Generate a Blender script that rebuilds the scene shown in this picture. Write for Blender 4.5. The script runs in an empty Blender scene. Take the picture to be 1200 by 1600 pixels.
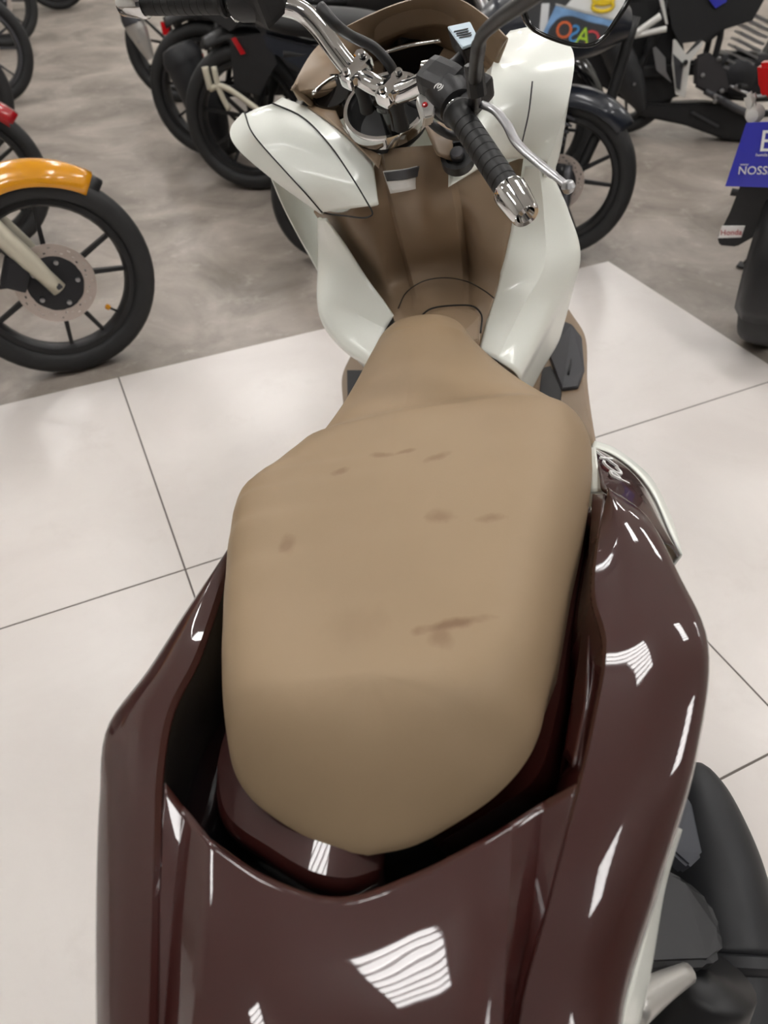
import bpy, bmesh, math, random
from math import radians, sin, cos, pi, sqrt, atan2
from mathutils import Vector, Matrix

random.seed(7)
scene = bpy.context.scene
COL = scene.collection

# ------------------------------------------------------------------ camera
FPX = 1137.0
RC = Matrix(((0.999875526, 0.0157775931, 0.0),
             (-0.0109141856, 0.691666148, -0.722134905),
             (-0.0113935507, 0.722045018, 0.691752253)))      # camera axes -> world
CAM = Vector((0.0, 0.0, 1.30))
cd = bpy.data.cameras.new('camera')
cd.sensor_fit = 'VERTICAL'
cd.sensor_height = 36.0
cd.lens = FPX / 1600.0 * 36.0
cd.clip_start = 0.02
cd.dof.use_dof = True
cd.dof.focus_distance = 0.95
cd.dof.aperture_fstop = 5.6
cam = bpy.data.objects.new('camera', cd)
COL.objects.link(cam)
cam.matrix_world = Matrix.Translation(CAM) @ RC.to_4x4()
scene.camera = cam

# ------------------------------------------------------------------ world and exposure
world = bpy.data.worlds.new('world')
scene.world = world
world.use_nodes = True
world.node_tree.nodes['Background'].inputs[0].default_value = (0.9, 0.95, 1.0, 1)
world.node_tree.nodes['Background'].inputs[1].default_value = 0.6
vs = scene.view_settings
vs.view_transform = 'Standard'
vs.look = 'None'
vs.exposure = 0.0
vs.gamma = 1.0
vs.use_curve_mapping = False
LAMP_STRENGTH = 20.5
scene.cycles.max_bounces = 8
scene.cycles.caustics_reflective = False
scene.cycles.caustics_refractive = False

# ------------------------------------------------------------------ pixels to places
def ray(px, py):
    return RC @ Vector(((px - 600.0) / FPX, -(py - 800.0) / FPX, -1.0))

def G(px, py, z=0.0):
    """point seen at a pixel of the 1200x1600 photograph, at height z above the floor"""
    d = ray(px, py)
    return CAM + d * ((z - CAM.z) / d.z)

# the scooter's own frame: x forward, y left, z up; it leans 12 degrees left on its side stand
PHI = radians(4.2); LEAN = radians(12.0)
_fx = Vector((sin(PHI), cos(PHI), 0)); _lf = Vector((-cos(PHI), sin(PHI), 0)); _up = Vector((0, 0, 1))
_ey = _lf * cos(LEAN) - _up * sin(LEAN); _ez = _lf * sin(LEAN) + _up * cos(LEAN)
SM = Matrix(((_fx.x, _ey.x, _ez.x), (_fx.y, _ey.y, _ez.y), (_fx.z, _ey.z, _ez.z)))
ST = Vector((0.161, 0.3487, 0.004))
SMI = SM.transposed()
SC = SMI @ (CAM - ST)

def P(px, py, z=None, x=None, y=None):
    """point on the scooter (scooter frame) seen at a pixel, on a plane of constant z, x or y"""
    d = SMI @ ray(px, py)
    if z is not None: t = (z - SC.z) / d.z
    elif x is not None: t = (x - SC.x) / d.x
    else: t = (y - SC.y) / d.y
    return SC + d * t

# ------------------------------------------------------------------ materials
MATS = {}
def srgb(r, g, b):
    f = lambda c: (c / 255 / 12.92) if c / 255 <= 0.04045 else ((c / 255 + 0.055) / 1.055) ** 2.4
    return (f(r), f(g), f(b), 1.0)

def mat(name, rgb, rough=0.5, metal=0.0, coat=0.0, var=0.0, vscale=8.0, bump=0.0, bscale=60.0, spec=0.5, emit=None):
    if name in MATS: return MATS[name]
    m = bpy.data.materials.new(name); m.use_nodes = True
    nt = m.node_tree; b = nt.nodes['Principled BSDF']
    col = srgb(*rgb)
    b.inputs['Base Color'].default_value = col
    b.inputs['Roughness'].default_value = rough
    b.inputs['Metallic'].default_value = metal
    b.inputs['Specular IOR Level'].default_value = spec
    if coat:
        b.inputs['Coat Weight'].default_value = coat
        b.inputs['Coat Roughness'].default_value = 0.03
    if emit:
        b.inputs['Emission Color'].default_value = col
        b.inputs['Emission Strength'].default_value = emit
    tc = nt.nodes.new('ShaderNodeTexCoord')
    if var:
        n = nt.nodes.new('ShaderNodeTexNoise'); n.inputs['Scale'].default_value = vscale; n.inputs['Detail'].default_value = 6
        r = nt.nodes.new('ShaderNodeMapRange'); r.inputs[1].default_value = 0.3; r.inputs[2].default_value = 0.7
        r.inputs[3].default_value = 1 - var; r.inputs[4].default_value = 1 + var
        h = nt.nodes.new('ShaderNodeHueSaturation'); h.inputs['Color'].default_value = col
        nt.links.new(tc.outputs['Object'], n.inputs['Vector']); nt.links.new(n.outputs[0], r.inputs[0])
        nt.links.new(r.outputs[0], h.inputs['Value']); nt.links.new(h.outputs[0], b.inputs['Base Color'])
    if bump:
        n = nt.nodes.new('ShaderNodeTexNoise'); n.inputs['Scale'].default_value = bscale; n.inputs['Detail'].default_value = 4
        bp = nt.nodes.new('ShaderNodeBump'); bp.inputs['Strength'].default_value = bump; bp.inputs['Distance'].default_value = 0.002
        nt.links.new(tc.outputs['Object'], n.inputs['Vector']); nt.links.new(n.outputs[0], bp.inputs['Height'])
        nt.links.new(bp.outputs[0], b.inputs['Normal'])
    MATS[name] = m
    return m

M_PAINT = mat('maroon_paint', (52, 18, 15), 0.45, 0.0, 1.0, spec=0.2)
M_BROWN = mat('brown_plastic', (140, 119, 96), 0.42, bump=0.15, bscale=900)
M_WHITE = mat('pearl_white', (243, 246, 238), 0.32, 0.0, 0.4)
M_BLACK = mat('black_plastic', (24, 24, 26), 0.45, bump=0.1, bscale=700)
M_BLACKGLOSS = mat('black_gloss', (10, 10, 12), 0.15, coat=0.6)
M_RUBBER = mat('rubber', (27, 27, 28), 0.62, var=0.15, vscale=20)
M_TYRE = mat('tyre_rubber', (30, 30, 31), 0.6, var=0.2, vscale=14)
M_CHROME = mat('chrome', (225, 225, 225), 0.06, 1.0)
M_ALU = mat('aluminium', (178, 178, 180), 0.35, 1.0, var=0.08)
M_SILVER = mat('silver_paint', (190, 188, 184), 0.35, 0.6)
M_LIGHTMETAL = mat('light_metal', (214, 213, 209), 0.4, 0.15)
M_CREAM = mat('fork_silver', (196, 190, 172), 0.35, 0.2)
M_STEEL = mat('disc_steel', (196, 184, 176), 0.35, 0.75)
M_GREY = mat('grey_metal', (82, 82, 86), 0.4, 0.6)
M_MUFF = mat('muffler_black', (36, 37, 40), 0.5, 0.1, var=0.06)
M_ENGINE = mat('engine_dark', (40, 40, 43), 0.45, 0.4)
M_NAVY = mat('navy_dark', (22, 27, 38), 0.35, coat=0.4)
M_YELLOW = mat('yellow_paint', (222, 150, 12), 0.25, coat=0.8)
M_RED = mat('red_paint', (168, 12, 24), 0.25, coat=0.8)
M_BLUE = mat('blue_paint', (54, 58, 176), 0.3, coat=0.6)
M_LENSR = mat('red_lens', (190, 20, 26), 0.12, coat=0.6)
M_LENSC = mat('clear_lens', (205, 203, 198), 0.15, coat=0.6)
M_PAPER = mat('white_paper', (232, 232, 230), 0.6)
M_INK = mat('ink', (30, 32, 36), 0.6)
M_GRIP = mat('grip_rubber', (17, 17, 18), 0.5)
M_DARK = mat('recess_black', (9, 9, 10), 0.6)

# ------------------------------------------------------------------ mesh helpers
def link(name, me, material, parent=None, smooth=True):
    o = bpy.data.objects.new(name, me); COL.objects.link(o)
    if material is not None and not me.materials: me.materials.append(material)
    if smooth and len(me.polygons): me.polygons.foreach_set('use_smooth', [True] * len(me.polygons))
    if parent is not None: o.parent = parent
    return o

def mesh(name, verts, faces, material, parent=None, smooth=True, fix=True):
    me = bpy.data.meshes.new(name)
    me.from_pydata([tuple(v) for v in verts], [], faces)
    if fix:
        bm = bmesh.new(); bm.from_mesh(me)
        bmesh.ops.remove_doubles(bm, verts=bm.verts, dist=1e-6)
        bmesh.ops.recalc_face_normals(bm, faces=bm.faces); bm.to_mesh(me); bm.free()
    me.update()
    return link(name, me, material, parent, smooth)

def frombm(name, bm, material, parent=None, smooth=False):
    me = bpy.data.meshes.new(name); bm.to_mesh(me); bm.free()
    return link(name, me, material, parent, smooth)

def spl(pts, n):
    """n points on a smooth curve through pts"""
    pts = [Vector(p) for p in pts]
    if len(pts) == 2: return [pts[0].lerp(pts[1], i / (n - 1)) for i in range(n)]
    L = [0.0]
    for a, b in zip(pts, pts[1:]): L.append(L[-1] + max((b - a).length ** 0.5, 1e-4))
    ext = [pts[0] * 2 - pts[1]] + pts + [pts[-1] * 2 - pts[-2]]
    kt = [2 * L[0] - L[1]] + L + [2 * L[-1] - L[-2]]
    out = []
    for i in range(n):
        t = L[-1] * i / (n - 1)
        k = 1
        while k < len(ext) - 3 and t > kt[k + 1]: k += 1
        p0, p1, p2, p3 = ext[k - 1:k + 3]; t0, t1, t2, t3 = kt[k - 1:k + 3]
        A1 = p0 * ((t1 - t) / (t1 - t0)) + p1 * ((t - t0) / (t1 - t0))
        A2 = p1 * ((t2 - t) / (t2 - t1)) + p2 * ((t - t1) / (t2 - t1))
        A3 = p2 * ((t3 - t) / (t3 - t2)) + p3 * ((t - t2) / (t3 - t2))
        B1 = A1 * ((t2 - t) / (t2 - t0)) + A2 * ((t - t0) / (t2 - t0))
        B2 = A2 * ((t3 - t) / (t3 - t1)) + A3 * ((t - t1) / (t3 - t1))
        out.append(B1 * ((t2 - t) / (t2 - t1)) + B2 * ((t - t1) / (t2 - t1)))
    return out

def surf(name, rails, nu, nv, material, parent=None, thick=0.004, lin=False, crease=None, flip=False):
    """smooth skin across rails (each a list of points); lin = straight between rails; crease = rail indices kept sharp"""
    R = [spl(r, nu) for r in rails]
    m = len(R)
    rows = []
    if lin:
        k = max(1, nv // (m - 1))
        for i in range(m - 1):
            for j in range(k): rows.append([a.lerp(b, j / k) for a, b in zip(R[i], R[i + 1])])
        rows.append(R[-1])
    elif crease:
        cuts = [0] + sorted(crease) + [m - 1]
        for a, b in zip(cuts, cuts[1:]):
            kk = max(2, round(nv * (b - a) / (m - 1)) + 1)
            cols = [spl([R[i][u] for i in range(a, b + 1)], kk) for u in range(nu)]
            for j in range(kk if b == m - 1 else kk - 1): rows.append([c[j] for c in cols])
    else:
        cols = [spl([r[u] for r in R], nv) for u in range(nu)]
        rows = [[c[j] for c in cols] for j in range(nv)]
    V = [p for r in rows for p in r]
    F = [(i * nu + j, i * nu + j + 1, (i + 1) * nu + j + 1, (i + 1) * nu + j) for i in range(len(rows) - 1) for j in range(nu - 1)]
    o = mesh(name, V, F, material, parent, fix=False)
    me = o.data
    bm = bmesh.new(); bm.from_mesh(me); bmesh.ops.recalc_face_normals(bm, faces=bm.faces)
    # outward = up on average
    s = sum((f.normal.z * f.calc_area() for f in bm.faces))
    if (s < 0) != flip: bmesh.ops.reverse_faces(bm, faces=bm.faces)
    if crease or lin:
        for e in bm.edges:
            if len(e.link_faces) == 2 and e.calc_face_angle(0) > radians(24): e.smooth = False
    bm.to_mesh(me); bm.free()
    if thick:
        md = o.modifiers.new('thickness', 'SOLIDIFY'); md.thickness = thick; md.offset = -1
    return o

def tube(name, pts, r, material, parent=None, n=24, seg=10, flat=1.0, caps=True, raw=False, straight=False):
    Q = [Vector(p) for p in pts] if straight else spl(pts, n)
    n = len(Q)
    rr = r if callable(r) else (lambda t: r)
    V = []; F = []
    t0 = (Q[1] - Q[0]).normalized()
    ref = Vector((0, 0, 1)) if abs(t0.z) < 0.9 else Vector((1, 0, 0))
    u = t0.cross(ref).normalized()
    for i, q in enumerate(Q):
        t = (Q[min(i + 1, n - 1)] - Q[max(i - 1, 0)]).normalized()
        u = (u - t * u.dot(t)).normalized(); w = t.cross(u)
        for k in range(seg):
            a = 2 * pi * k / seg
            V.append(q + (u * cos(a) + w * sin(a) * flat) * rr(i / (n - 1)))
    for i in range(n - 1):
        for k in range(seg):
            F.append((i * seg + k, i * seg + (k + 1) % seg, (i + 1) * seg + (k + 1) % seg, (i + 1) * seg + k))
    if caps:
        F.append(tuple(range(seg))[::-1]); F.append(tuple(range((n - 1) * seg, n * seg)))
    if raw: return V, F
    return mesh(name, V, F, material, parent, fix=False)

def frame_from(axis):
    a = Vector(axis).normalized()
    r = Vector((0, 0, 1)) if abs(a.z) < 0.9 else Vector((1, 0, 0))
    u = a.cross(r).normalized()
    return Matrix((u, a.cross(u), a)).transposed()      # columns u, w, axis

def lathe(name, prof, material, parent=None, origin=(0, 0, 0), axis=(0, 0, 1), seg=32, closed=False, smooth=True):
    """prof: list of (radius, height along axis)"""
    M = frame_from(axis); o = Vector(origin); V = []; F = []
    n = len(prof)
    for k in range(seg):
        a = 2 * pi * k / seg
        for r, hgt in prof: V.append(o + M @ Vector((r * cos(a), r * sin(a), hgt)))
    for k in range(seg):
        k2 = (k + 1) % seg
        for i in range(n if closed else n - 1):
            j = (i + 1) % n
            F.append((k * n + i, k2 * n + i, k2 * n + j, k * n + j))
    if not closed:
        if prof[0][0] > 1e-5: F.append(tuple(k * n for k in range(seg))[::-1])
        if prof[-1][0] > 1e-5: F.append(tuple(k * n + n - 1 for k in range(seg)))
    ob = mesh(name, V, F, material, parent, smooth=smooth)
    if smooth:
        try: ob.data.set_sharp_from_angle(angle=radians(35))
        except Exception: pass
    return ob

def box(name, size, material, parent=None, loc=(0, 0, 0), M=None, bev=0.003, taper=1.0):
    bm = bmesh.new(); bmesh.ops.create_cube(bm, size=1)
    for v in bm.verts:
        k = taper if v.co.z > 0 else 1.0
        v.co = Vector((v.co.x * size[0] * k, v.co.y * size[1] * k, v.co.z * size[2]))
    if bev: bmesh.ops.bevel(bm, geom=bm.edges[:], offset=bev, segments=2, affect='EDGES', profile=0.7)
    T = Matrix.Translation(Vector(loc)) @ (M.to_4x4() if M else Matrix.Identity(4))
    bm.transform(T)
    return frombm(name, bm, material, parent)

def prism(name, pts, depth, material, parent=None, bev=0.0, smooth=False):
    """solid from a planar outline of 3D points, grown by the vector depth"""
    bm = bmesh.new(); d = Vector(depth)
    a = [bm.verts.new(Vector(p)) for p in pts]; b = [bm.verts.new(Vector(p) + d) for p in pts]
    bm.faces.new(a); bm.faces.new(b[::-1]); n = len(a)
    for i in range(n): bm.faces.new((a[i], b[i], b[(i + 1) % n], a[(i + 1) % n]))
    bmesh.ops.recalc_face_normals(bm, faces=bm.faces)
    if bev: bmesh.ops.bevel(bm, geom=bm.edges[:], offset=bev, segments=2, affect='EDGES')
    return frombm(name, bm, material, parent, smooth)

def empty(name, M, label, cat, group=None):
    o = bpy.data.objects.new(name, None); COL.objects.link(o); o.matrix_world = M; o.empty_display_size = 0.1
    return tag(o, label, cat, group)

def tag(o, label, cat, group=None):
    o['label'] = label; o['category'] = cat
    if group: o['group'] = group
    return o

def text(name, s, size, material, parent, M, extrude=0.0008, shear=0.0, align='CENTER'):
    c = bpy.data.curves.new(name, 'FONT'); c.body = s; c.size = size; c.extrude = extrude; c.shear = shear
    c.align_x = align; c.align_y = 'CENTER'; c.resolution_u = 3
    t = bpy.data.objects.new(name, c); COL.objects.link(t)
    bpy.context.view_layer.update()
    me = bpy.data.meshes.new_from_object(t.evaluated_get(bpy.context.evaluated_depsgraph_get()))
    bpy.data.objects.remove(t)
    me.transform(M)
    me.materials.clear()
    return link(name, me, material, parent, smooth=False)

def axes(x, y, o=(0, 0, 0)):
    """4x4 with given x and (roughly) y directions"""
    x = Vector(x).normalized(); z = x.cross(Vector(y)).normalized(); y = z.cross(x)
    return Matrix.Translation(Vector(o)) @ Matrix((x, y, z)).transposed().to_4x4()

# ================================================================== THE ROOM
def floor_mat(name, c1, c2, c3, rough, s1, s2, bump):
    m = bpy.data.materials.new(name); m.use_nodes = True; nt = m.node_tree; b = nt.nodes['Principled BSDF']
    tc = nt.nodes.new('ShaderNodeTexCoord')
    geo = nt.nodes.new('ShaderNodeNewGeometry')
    n1 = nt.nodes.new('ShaderNodeTexNoise'); n1.inputs['Scale'].default_value = s1; n1.inputs['Detail'].default_value = 8; n1.inputs['Roughness'].default_value = 0.62; n1.inputs['Distortion'].default_value = 0.6
    n2 = nt.nodes.new('ShaderNodeTexNoise'); n2.inputs['Scale'].default_value = s2; n2.inputs['Detail'].default_value = 8; n2.inputs['Roughness'].default_value = 0.7
    nt.links.new(geo.outputs['Position'], n1.inputs['Vector']); nt.links.new(geo.outputs['Position'], n2.inputs['Vector'])
    r = nt.nodes.new('ShaderNodeValToRGB'); e = r.color_ramp.elements
    e[0].position = 0.34; e[0].color = srgb(*c1); e[1].position = 0.66; e[1].color = srgb(*c2)
    nt.links.new(n1.outputs[0], r.inputs[0])
    r2 = nt.nodes.new('ShaderNodeValToRGB'); e = r2.color_ramp.elements
    e[0].position = 0.56; e[0].color = (0, 0, 0, 1); e[1].position = 0.75; e[1].color = (1, 1, 1, 1)
    nt.links.new(n2.outputs[0], r2.inputs[0])
    mx = nt.nodes.new('ShaderNodeMixRGB'); mx.inputs[2].default_value = srgb(*c3)
    mul = nt.nodes.new('ShaderNodeMath'); mul.operation = 'MULTIPLY'; mul.inputs[1].default_value = 0.6
    nt.links.new(r2.outputs[0], mul.inputs[0])
    nt.links.new(mul.outputs[0], mx.inputs[0]); nt.links.new(r.outputs[0], mx.inputs[1]); nt.links.new(mx.outputs[0], b.inputs['Base Color'])
    b.inputs['Roughness'].default_value = rough
    bp = nt.nodes.new('ShaderNodeBump'); bp.inputs['Strength'].default_value = bump; bp.inputs['Distance'].default_value = 0.003
    nt.links.new(n2.outputs[0], bp.inputs['Height']); nt.links.new(bp.outputs[0], b.inputs['Normal'])
    return m

M_CONC = floor_mat('worn_concrete', (128, 119, 110), (178, 168, 158), (204, 196, 187), 0.42, 2.6, 9.0, 0.25)
M_TILE = floor_mat('porcelain_tile', (230, 223, 218), (239, 233, 228), (223, 215, 209), 0.3, 2.2, 5.0, 0.03)
M_GROUT = mat('grout', (112, 104, 98), 0.8)
M_WALL = mat('wall_white', (214, 212, 206), 0.7)
M_CEIL = mat('ceiling_white', (222, 222, 220), 0.8)

X0, X1, Y0, Y1, HC = -5.2, 5.6, -4.2, 10.5, 3.3
def slab(name, a, b, material):
    o = box(name, (b[0] - a[0], b[1] - a[1], b[2] - a[2]), material, None, ((a[0] + b[0]) / 2, (a[1] + b[1]) / 2, (a[2] + b[2]) / 2), bev=0)
    o['kind'] = 'structure'
    return o
floor = slab('floor', (X0, Y0, -0.1), (X1, Y1, 0.0), M_CONC)
slab('ceiling', (X0, Y0, HC), (X1, Y1, HC + 0.1), M_CEIL)
slab('wall_left', (X0 - 0.12, Y0, 0), (X0, Y1, HC), M_WALL)
slab('wall_right', (X1, Y0, 0), (X1 + 0.12, Y1, HC), M_WALL)
slab('wall_back', (X0, Y0 - 0.12, 0), (X1, Y0, HC), mat('wall_grey', (84, 84, 86), 0.7))
slab('wall_far', (X0, Y1, 0), (X1, Y1 + 0.12, HC), M_WALL)

# pale tiles laid on the concrete, their two outer edges in view
HD = Vector((0.914024, 0.405660, 0)); VD = Vector((-0.405715, 0.914, 0))
HL = [-2.84, -1.88, -0.921, 0.037, 1.012, 1.962]
VL = [-2.44, -1.52, -0.605, 0.321, 1.259, 2.172]
bed = mesh('grout_bed', [HD * h + VD * v + Vector((0, 0, z)) for z in (0.0, 0.003) for h, v in
           ((HL[0], VL[0]), (HL[-1] - 0.002, VL[0]), (HL[-1] - 0.002, VL[-1] - 0.002), (HL[0], VL[-1] - 0.002))],
           [(0, 1, 2, 3), (4, 5, 6, 7), (0, 1, 5, 4), (1, 2, 6, 5), (2, 3, 7, 6), (3, 0, 4, 7)], M_GROUT, floor, smooth=False)
for i in range(len(HL) - 1):
    for j in range(len(VL) - 1):
        g = 0.0022
        w, d = HL[i + 1] - HL[i] - 2 * g, VL[j + 1] - VL[j] - 2 * g
        c = HD * ((HL[i] + HL[i + 1]) / 2) + VD * ((VL[j] + VL[j + 1]) / 2) + Vector((0, 0, 0.002))
        box('floor_tile', (w, d, 0.004), M_TILE, floor, c, Matrix((HD, VD, Vector((0, 0, 1)))).transposed(), bev=0.001)

# ceiling lamps in rows along the tiles: louvred fixtures with eight short tubes each
M_TUBE = mat('lamp_tube', (253, 251, 249), 0.4, emit=LAMP_STRENGTH)
M_FIX = mat('lamp_housing', (225, 225, 225), 0.5)
def lamp(p, lab):
    r = empty('ceiling_lamp', Matrix.Translation((p.x, p.y, HC)) @ Matrix((HD, VD, Vector((0, 0, 1)))).transposed().to_4x4(), lab, 'lamp', 'ceiling lamps of the showroom')
    box('housing', (0.46, 0.94, 0.04), M_FIX, r, (0, 0, -0.02), bev=0.004)
    for k in range(8):
        box('tube', (0.42, 0.06, 0.024), M_TUBE, r, (0, -0.385 + 0.11 * k, -0.052), bev=0)
for i in range(-4, 5):
    for j in range(-3, 5):
        p = HD * (-0.537 + 2.1 * i) + VD * (1.25 + 2.5 * j)
        if X0 + .5 < p.x < X1 - .5 and Y0 + .5 < p.y < Y1 - .5 and p.y > -1.9:
            lamp(p, 'white louvred ceiling lamp with eight short tubes over the showroom')

# ================================================================== WHEELS (axis along local y)
def copy_part(o, parent, M=None, name=None):
    c = o.copy(); COL.objects.link(c); c.parent = parent
    if M is not None: c.matrix_local = M
    return c

def wheel(name, parent, c, r, tw, rimr, nsp, tyre_m, rim_m, disc=0, disc_r=0.11, steer=None, paired=True, caliper=True, valve=None):
    """tyre = the part; rim, hub, spokes and brake disc are its pieces. disc: -1 right side, 1 left side, 0 none"""
    st = (r - rimr) / 2; rc = (r + rimr) / 2
    prof = []
    for k in range(16):
        a = 2 * pi * k / 16
        ca, sa = cos(a), sin(a)
        e = 0.75
        prof.append((rc + st * (abs(ca) ** e) * (1 if ca > 0 else -1), tw / 2 * (abs(sa) ** e) * (1 if sa > 0 else -1)))
    T = lathe(name, prof, tyre_m, parent, (0, 0, 0), (0, 1, 0), 56, closed=True)
    M = Matrix.Translation(Vector(c)) @ (steer if steer else Matrix.Identity(4))
    T.matrix_local = M
    rw = tw * 0.36
    lathe('rim', [(rimr + 0.004, -rw), (rimr + 0.004, rw), (rimr - 0.012, rw), (rimr - 0.02, rw * 0.5), (rimr - 0.02, -rw * 0.5), (rimr - 0.012, -rw)], rim_m, T, (0, 0, 0), (0, 1, 0), 48, closed=True)
    lathe('hub', [(0.0, -0.05), (0.028, -0.05), (0.036, -0.03), (0.036, 0.03), (0.028, 0.05), (0.0, 0.05)], rim_m, T, (0, 0, 0), (0, 1, 0), 20)
    first = None
    for k in range(nsp):
        a = 2 * pi * k / nsp + 0.2
        for s in ((-1, 1) if paired else (0,)):
            bm = None
            if first is None or s not in first:
                a1 = s * 0.10; a2 = s * 0.26
                p0 = Vector((0.03 * cos(a1), 0, 0.03 * sin(a1))); p1 = Vector(((rimr - 0.018) * cos(a2), 0, (rimr - 0.018) * sin(a2)))
                d = (p1 - p0).normalized(); n = Vector((-d.z, 0, d.x))
                V = []
                for p, w in ((p0, 0.008), (p1, 0.0055)):
                    for sy in (-1, 1):
                        for sn in (-1, 1): V.append(p + n * w * sn + Vector((0, 0.010 * sy, 0)))
                F = [(0, 1, 3, 2), (4, 5, 7, 6), (0, 1, 5, 4), (2, 3, 7, 6), (0, 2, 6, 4), (1, 3, 7, 5)]
                o = mesh('spoke', V, F, rim_m, T, smooth=False)
                first = first or {}
                first[s] = o
            else:
                o = copy_part(first[s], T)
            o.matrix_local = Matrix.Rotation(-a, 4, 'Y')
    if disc:
        y = disc * 0.058
        V = []; F = []; na = 72; rr = [disc_r * q for q in (0.70, 0.76, 0.80, 0.84, 0.88, 0.92, 1.0)]
        for sgn in (0, 1):
            for k in range(na):
                a = 2 * pi * k / na
                for q in rr: V.append(Vector((q * cos(a), y + disc * 0.004 * sgn, q * sin(a))))
        m = len(rr)
        for k in range(na):
            k2 = (k + 1) % na
            for i in range(m - 1):
                if (k % 6 == 0 and i == 1) or (k % 6 == 2 and i == 2) or (k % 6 == 4 and i == 4): continue
                for sgn in (0, 1):
                    b = sgn * na * m
                    F.append((b + k * m + i, b + k2 * m + i, b + k2 * m + i + 1, b + k * m + i + 1))
            for i in (0, m - 1): F.append((k * m + i, k2 * m + i, na * m + k2 * m + i, na * m + k * m + i))
        mesh('brake_disc', V, F, M_STEEL, T, smooth=False)
        lathe('disc_carrier', [(0.0, y - 0.004), (disc_r * 0.62, y - 0.004), (disc_r * 0.72, y), (disc_r * 0.62, y + 0.006), (0.0, y + 0.006)], M_ENGINE, T, (0, 0, 0), (0, 1, 0), 10)
        for k in range(5):
            a = 2 * pi * k / 5
            lathe('disc_bolt', [(0, 0), (0.007, 0), (0.007, 0.006), (0, 0.007)], M_ALU, T, (disc_r * 0.55 * cos(a), y + disc * 0.005, disc_r * 0.55 * sin(a)), (0, disc, 0), 8)
    if valve:
        a = valve
        tube('valve_stem', [((rimr - 0.02) * cos(a), 0, (rimr - 0.02) * sin(a)), ((rimr - 0.05) * cos(a), -0.01, (rimr - 0.05) * sin(a))], 0.004, M_RUBBER, T, n=2, seg=6)
        lathe('valve_cap', [(0, -0.009), (0.008, -0.006), (0.009, 0), (0.008, 0.006), (0, 0.009)], M_YELLOW, T, ((rimr - 0.055) * cos(a), -0.012, (rimr - 0.055) * sin(a)), (cos(a), 0, sin(a)), 10)
    return T

def arc_fender(name, parent, c, r, w, a0, a1, material, drop=0.03, thick=0.004, n=22, peak=0.0):
    """curved mudguard over a wheel; angles in degrees from straight ahead (0) over the top (90) to the back (180)"""
    V = []; F = []; m = 9
    for i in range(n):
        t = i / (n - 1); a = radians(a0 + (a1 - a0) * t)
        ww = w * (0.55 + 0.45 * min(1.0, t * 4 + 0.15)) if a0 < a1 else w
        for j in range(m):
            s = -1 + 2 * j / (m - 1)
            rr = r + 0.012 * (1 - abs(s)) - drop * max(0, abs(s) - 0.55) / 0.45 + peak * (1 - abs(s))
            V.append(Vector((c[0] + rr * cos(a), c[1] + s * ww / 2, c[2] + rr * sin(a))))
    for i in range(n - 1):
        for j in range(m - 1):
            F.append((i * m + j, i * m + j + 1, (i + 1) * m + j + 1, (i + 1) * m + j))
    o = mesh(name, V, F, material, parent)
    md = o.modifiers.new('thickness', 'SOLIDIFY'); md.thickness = thick
    return o

# ================================================================== THE SCOOTER
def lerpt(x, xs, ys):
    if x <= xs[0]: return ys[0]
    for a, b, c, d in zip(xs, xs[1:], ys, ys[1:]):
        if x <= b:
            t = (x - a) / (b - a); return c + (d - c) * t
    return ys[-1]

SCOOT = Matrix.Translation(ST) @ SM.to_4x4()
S = empty('scooter', SCOOT, 'maroon and pearl white scooter with a tan seat parked on pale tiles', 'scooter')

def PX(lst): return [P(a, b, z=z) for a, b, z in lst]

# ---- seat -----------------------------------------------------------
ZE_X = [-.15, -.11, -.05, .20, .30, .40, .5, .7, .80]
ZE_Z = [.720, .742, .762, .766, .762, .728, .712, .694, .678]
def edge_pt(px, py):
    z = .76
    for _ in range(12):
        p = P(px, py, z=z); z = z * 0.5 + 0.5 * lerpt(p.x, ZE_X, ZE_Z)
    return P(px, py, z=z)
contour = [(575, 1337), (520, 1325), (470, 1303), (425, 1275), (390, 1245), (366, 1205), (354, 1140), (352, 1060), (353, 980), (357, 890), (363, 830), (372, 785),
           (388, 765), (412, 750), (445, 728), (495, 685), (530, 640), (555, 600), (578, 558), (600, 523), (622, 505), (655, 496), (690, 496), (717, 505), (740, 533),
           (775, 566), (815, 596), (855, 620), (893, 645), (914, 668), (924, 700), (922, 745), (910, 815), (893, 890), (875, 990), (856, 1090), (840, 1155), (815, 1200), (775, 1243), (715, 1285), (645, 1322)]
LIFT = {8: .004, 9: .012, 10: .022, 11: .032, 12: .036, 13: .036, 14: .034, 15: .030, 16: .026, 17: .018, 18: .010}
cpts = []; clift = []
for i_, q in enumerate(contour):
    p = edge_pt(*q); l = LIFT.get(i_, 0.0)
    if l: p = P(q[0], q[1], z=p.z + l)
    cpts.append(p); clift.append(Vector((l, 0, 0)) )
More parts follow.
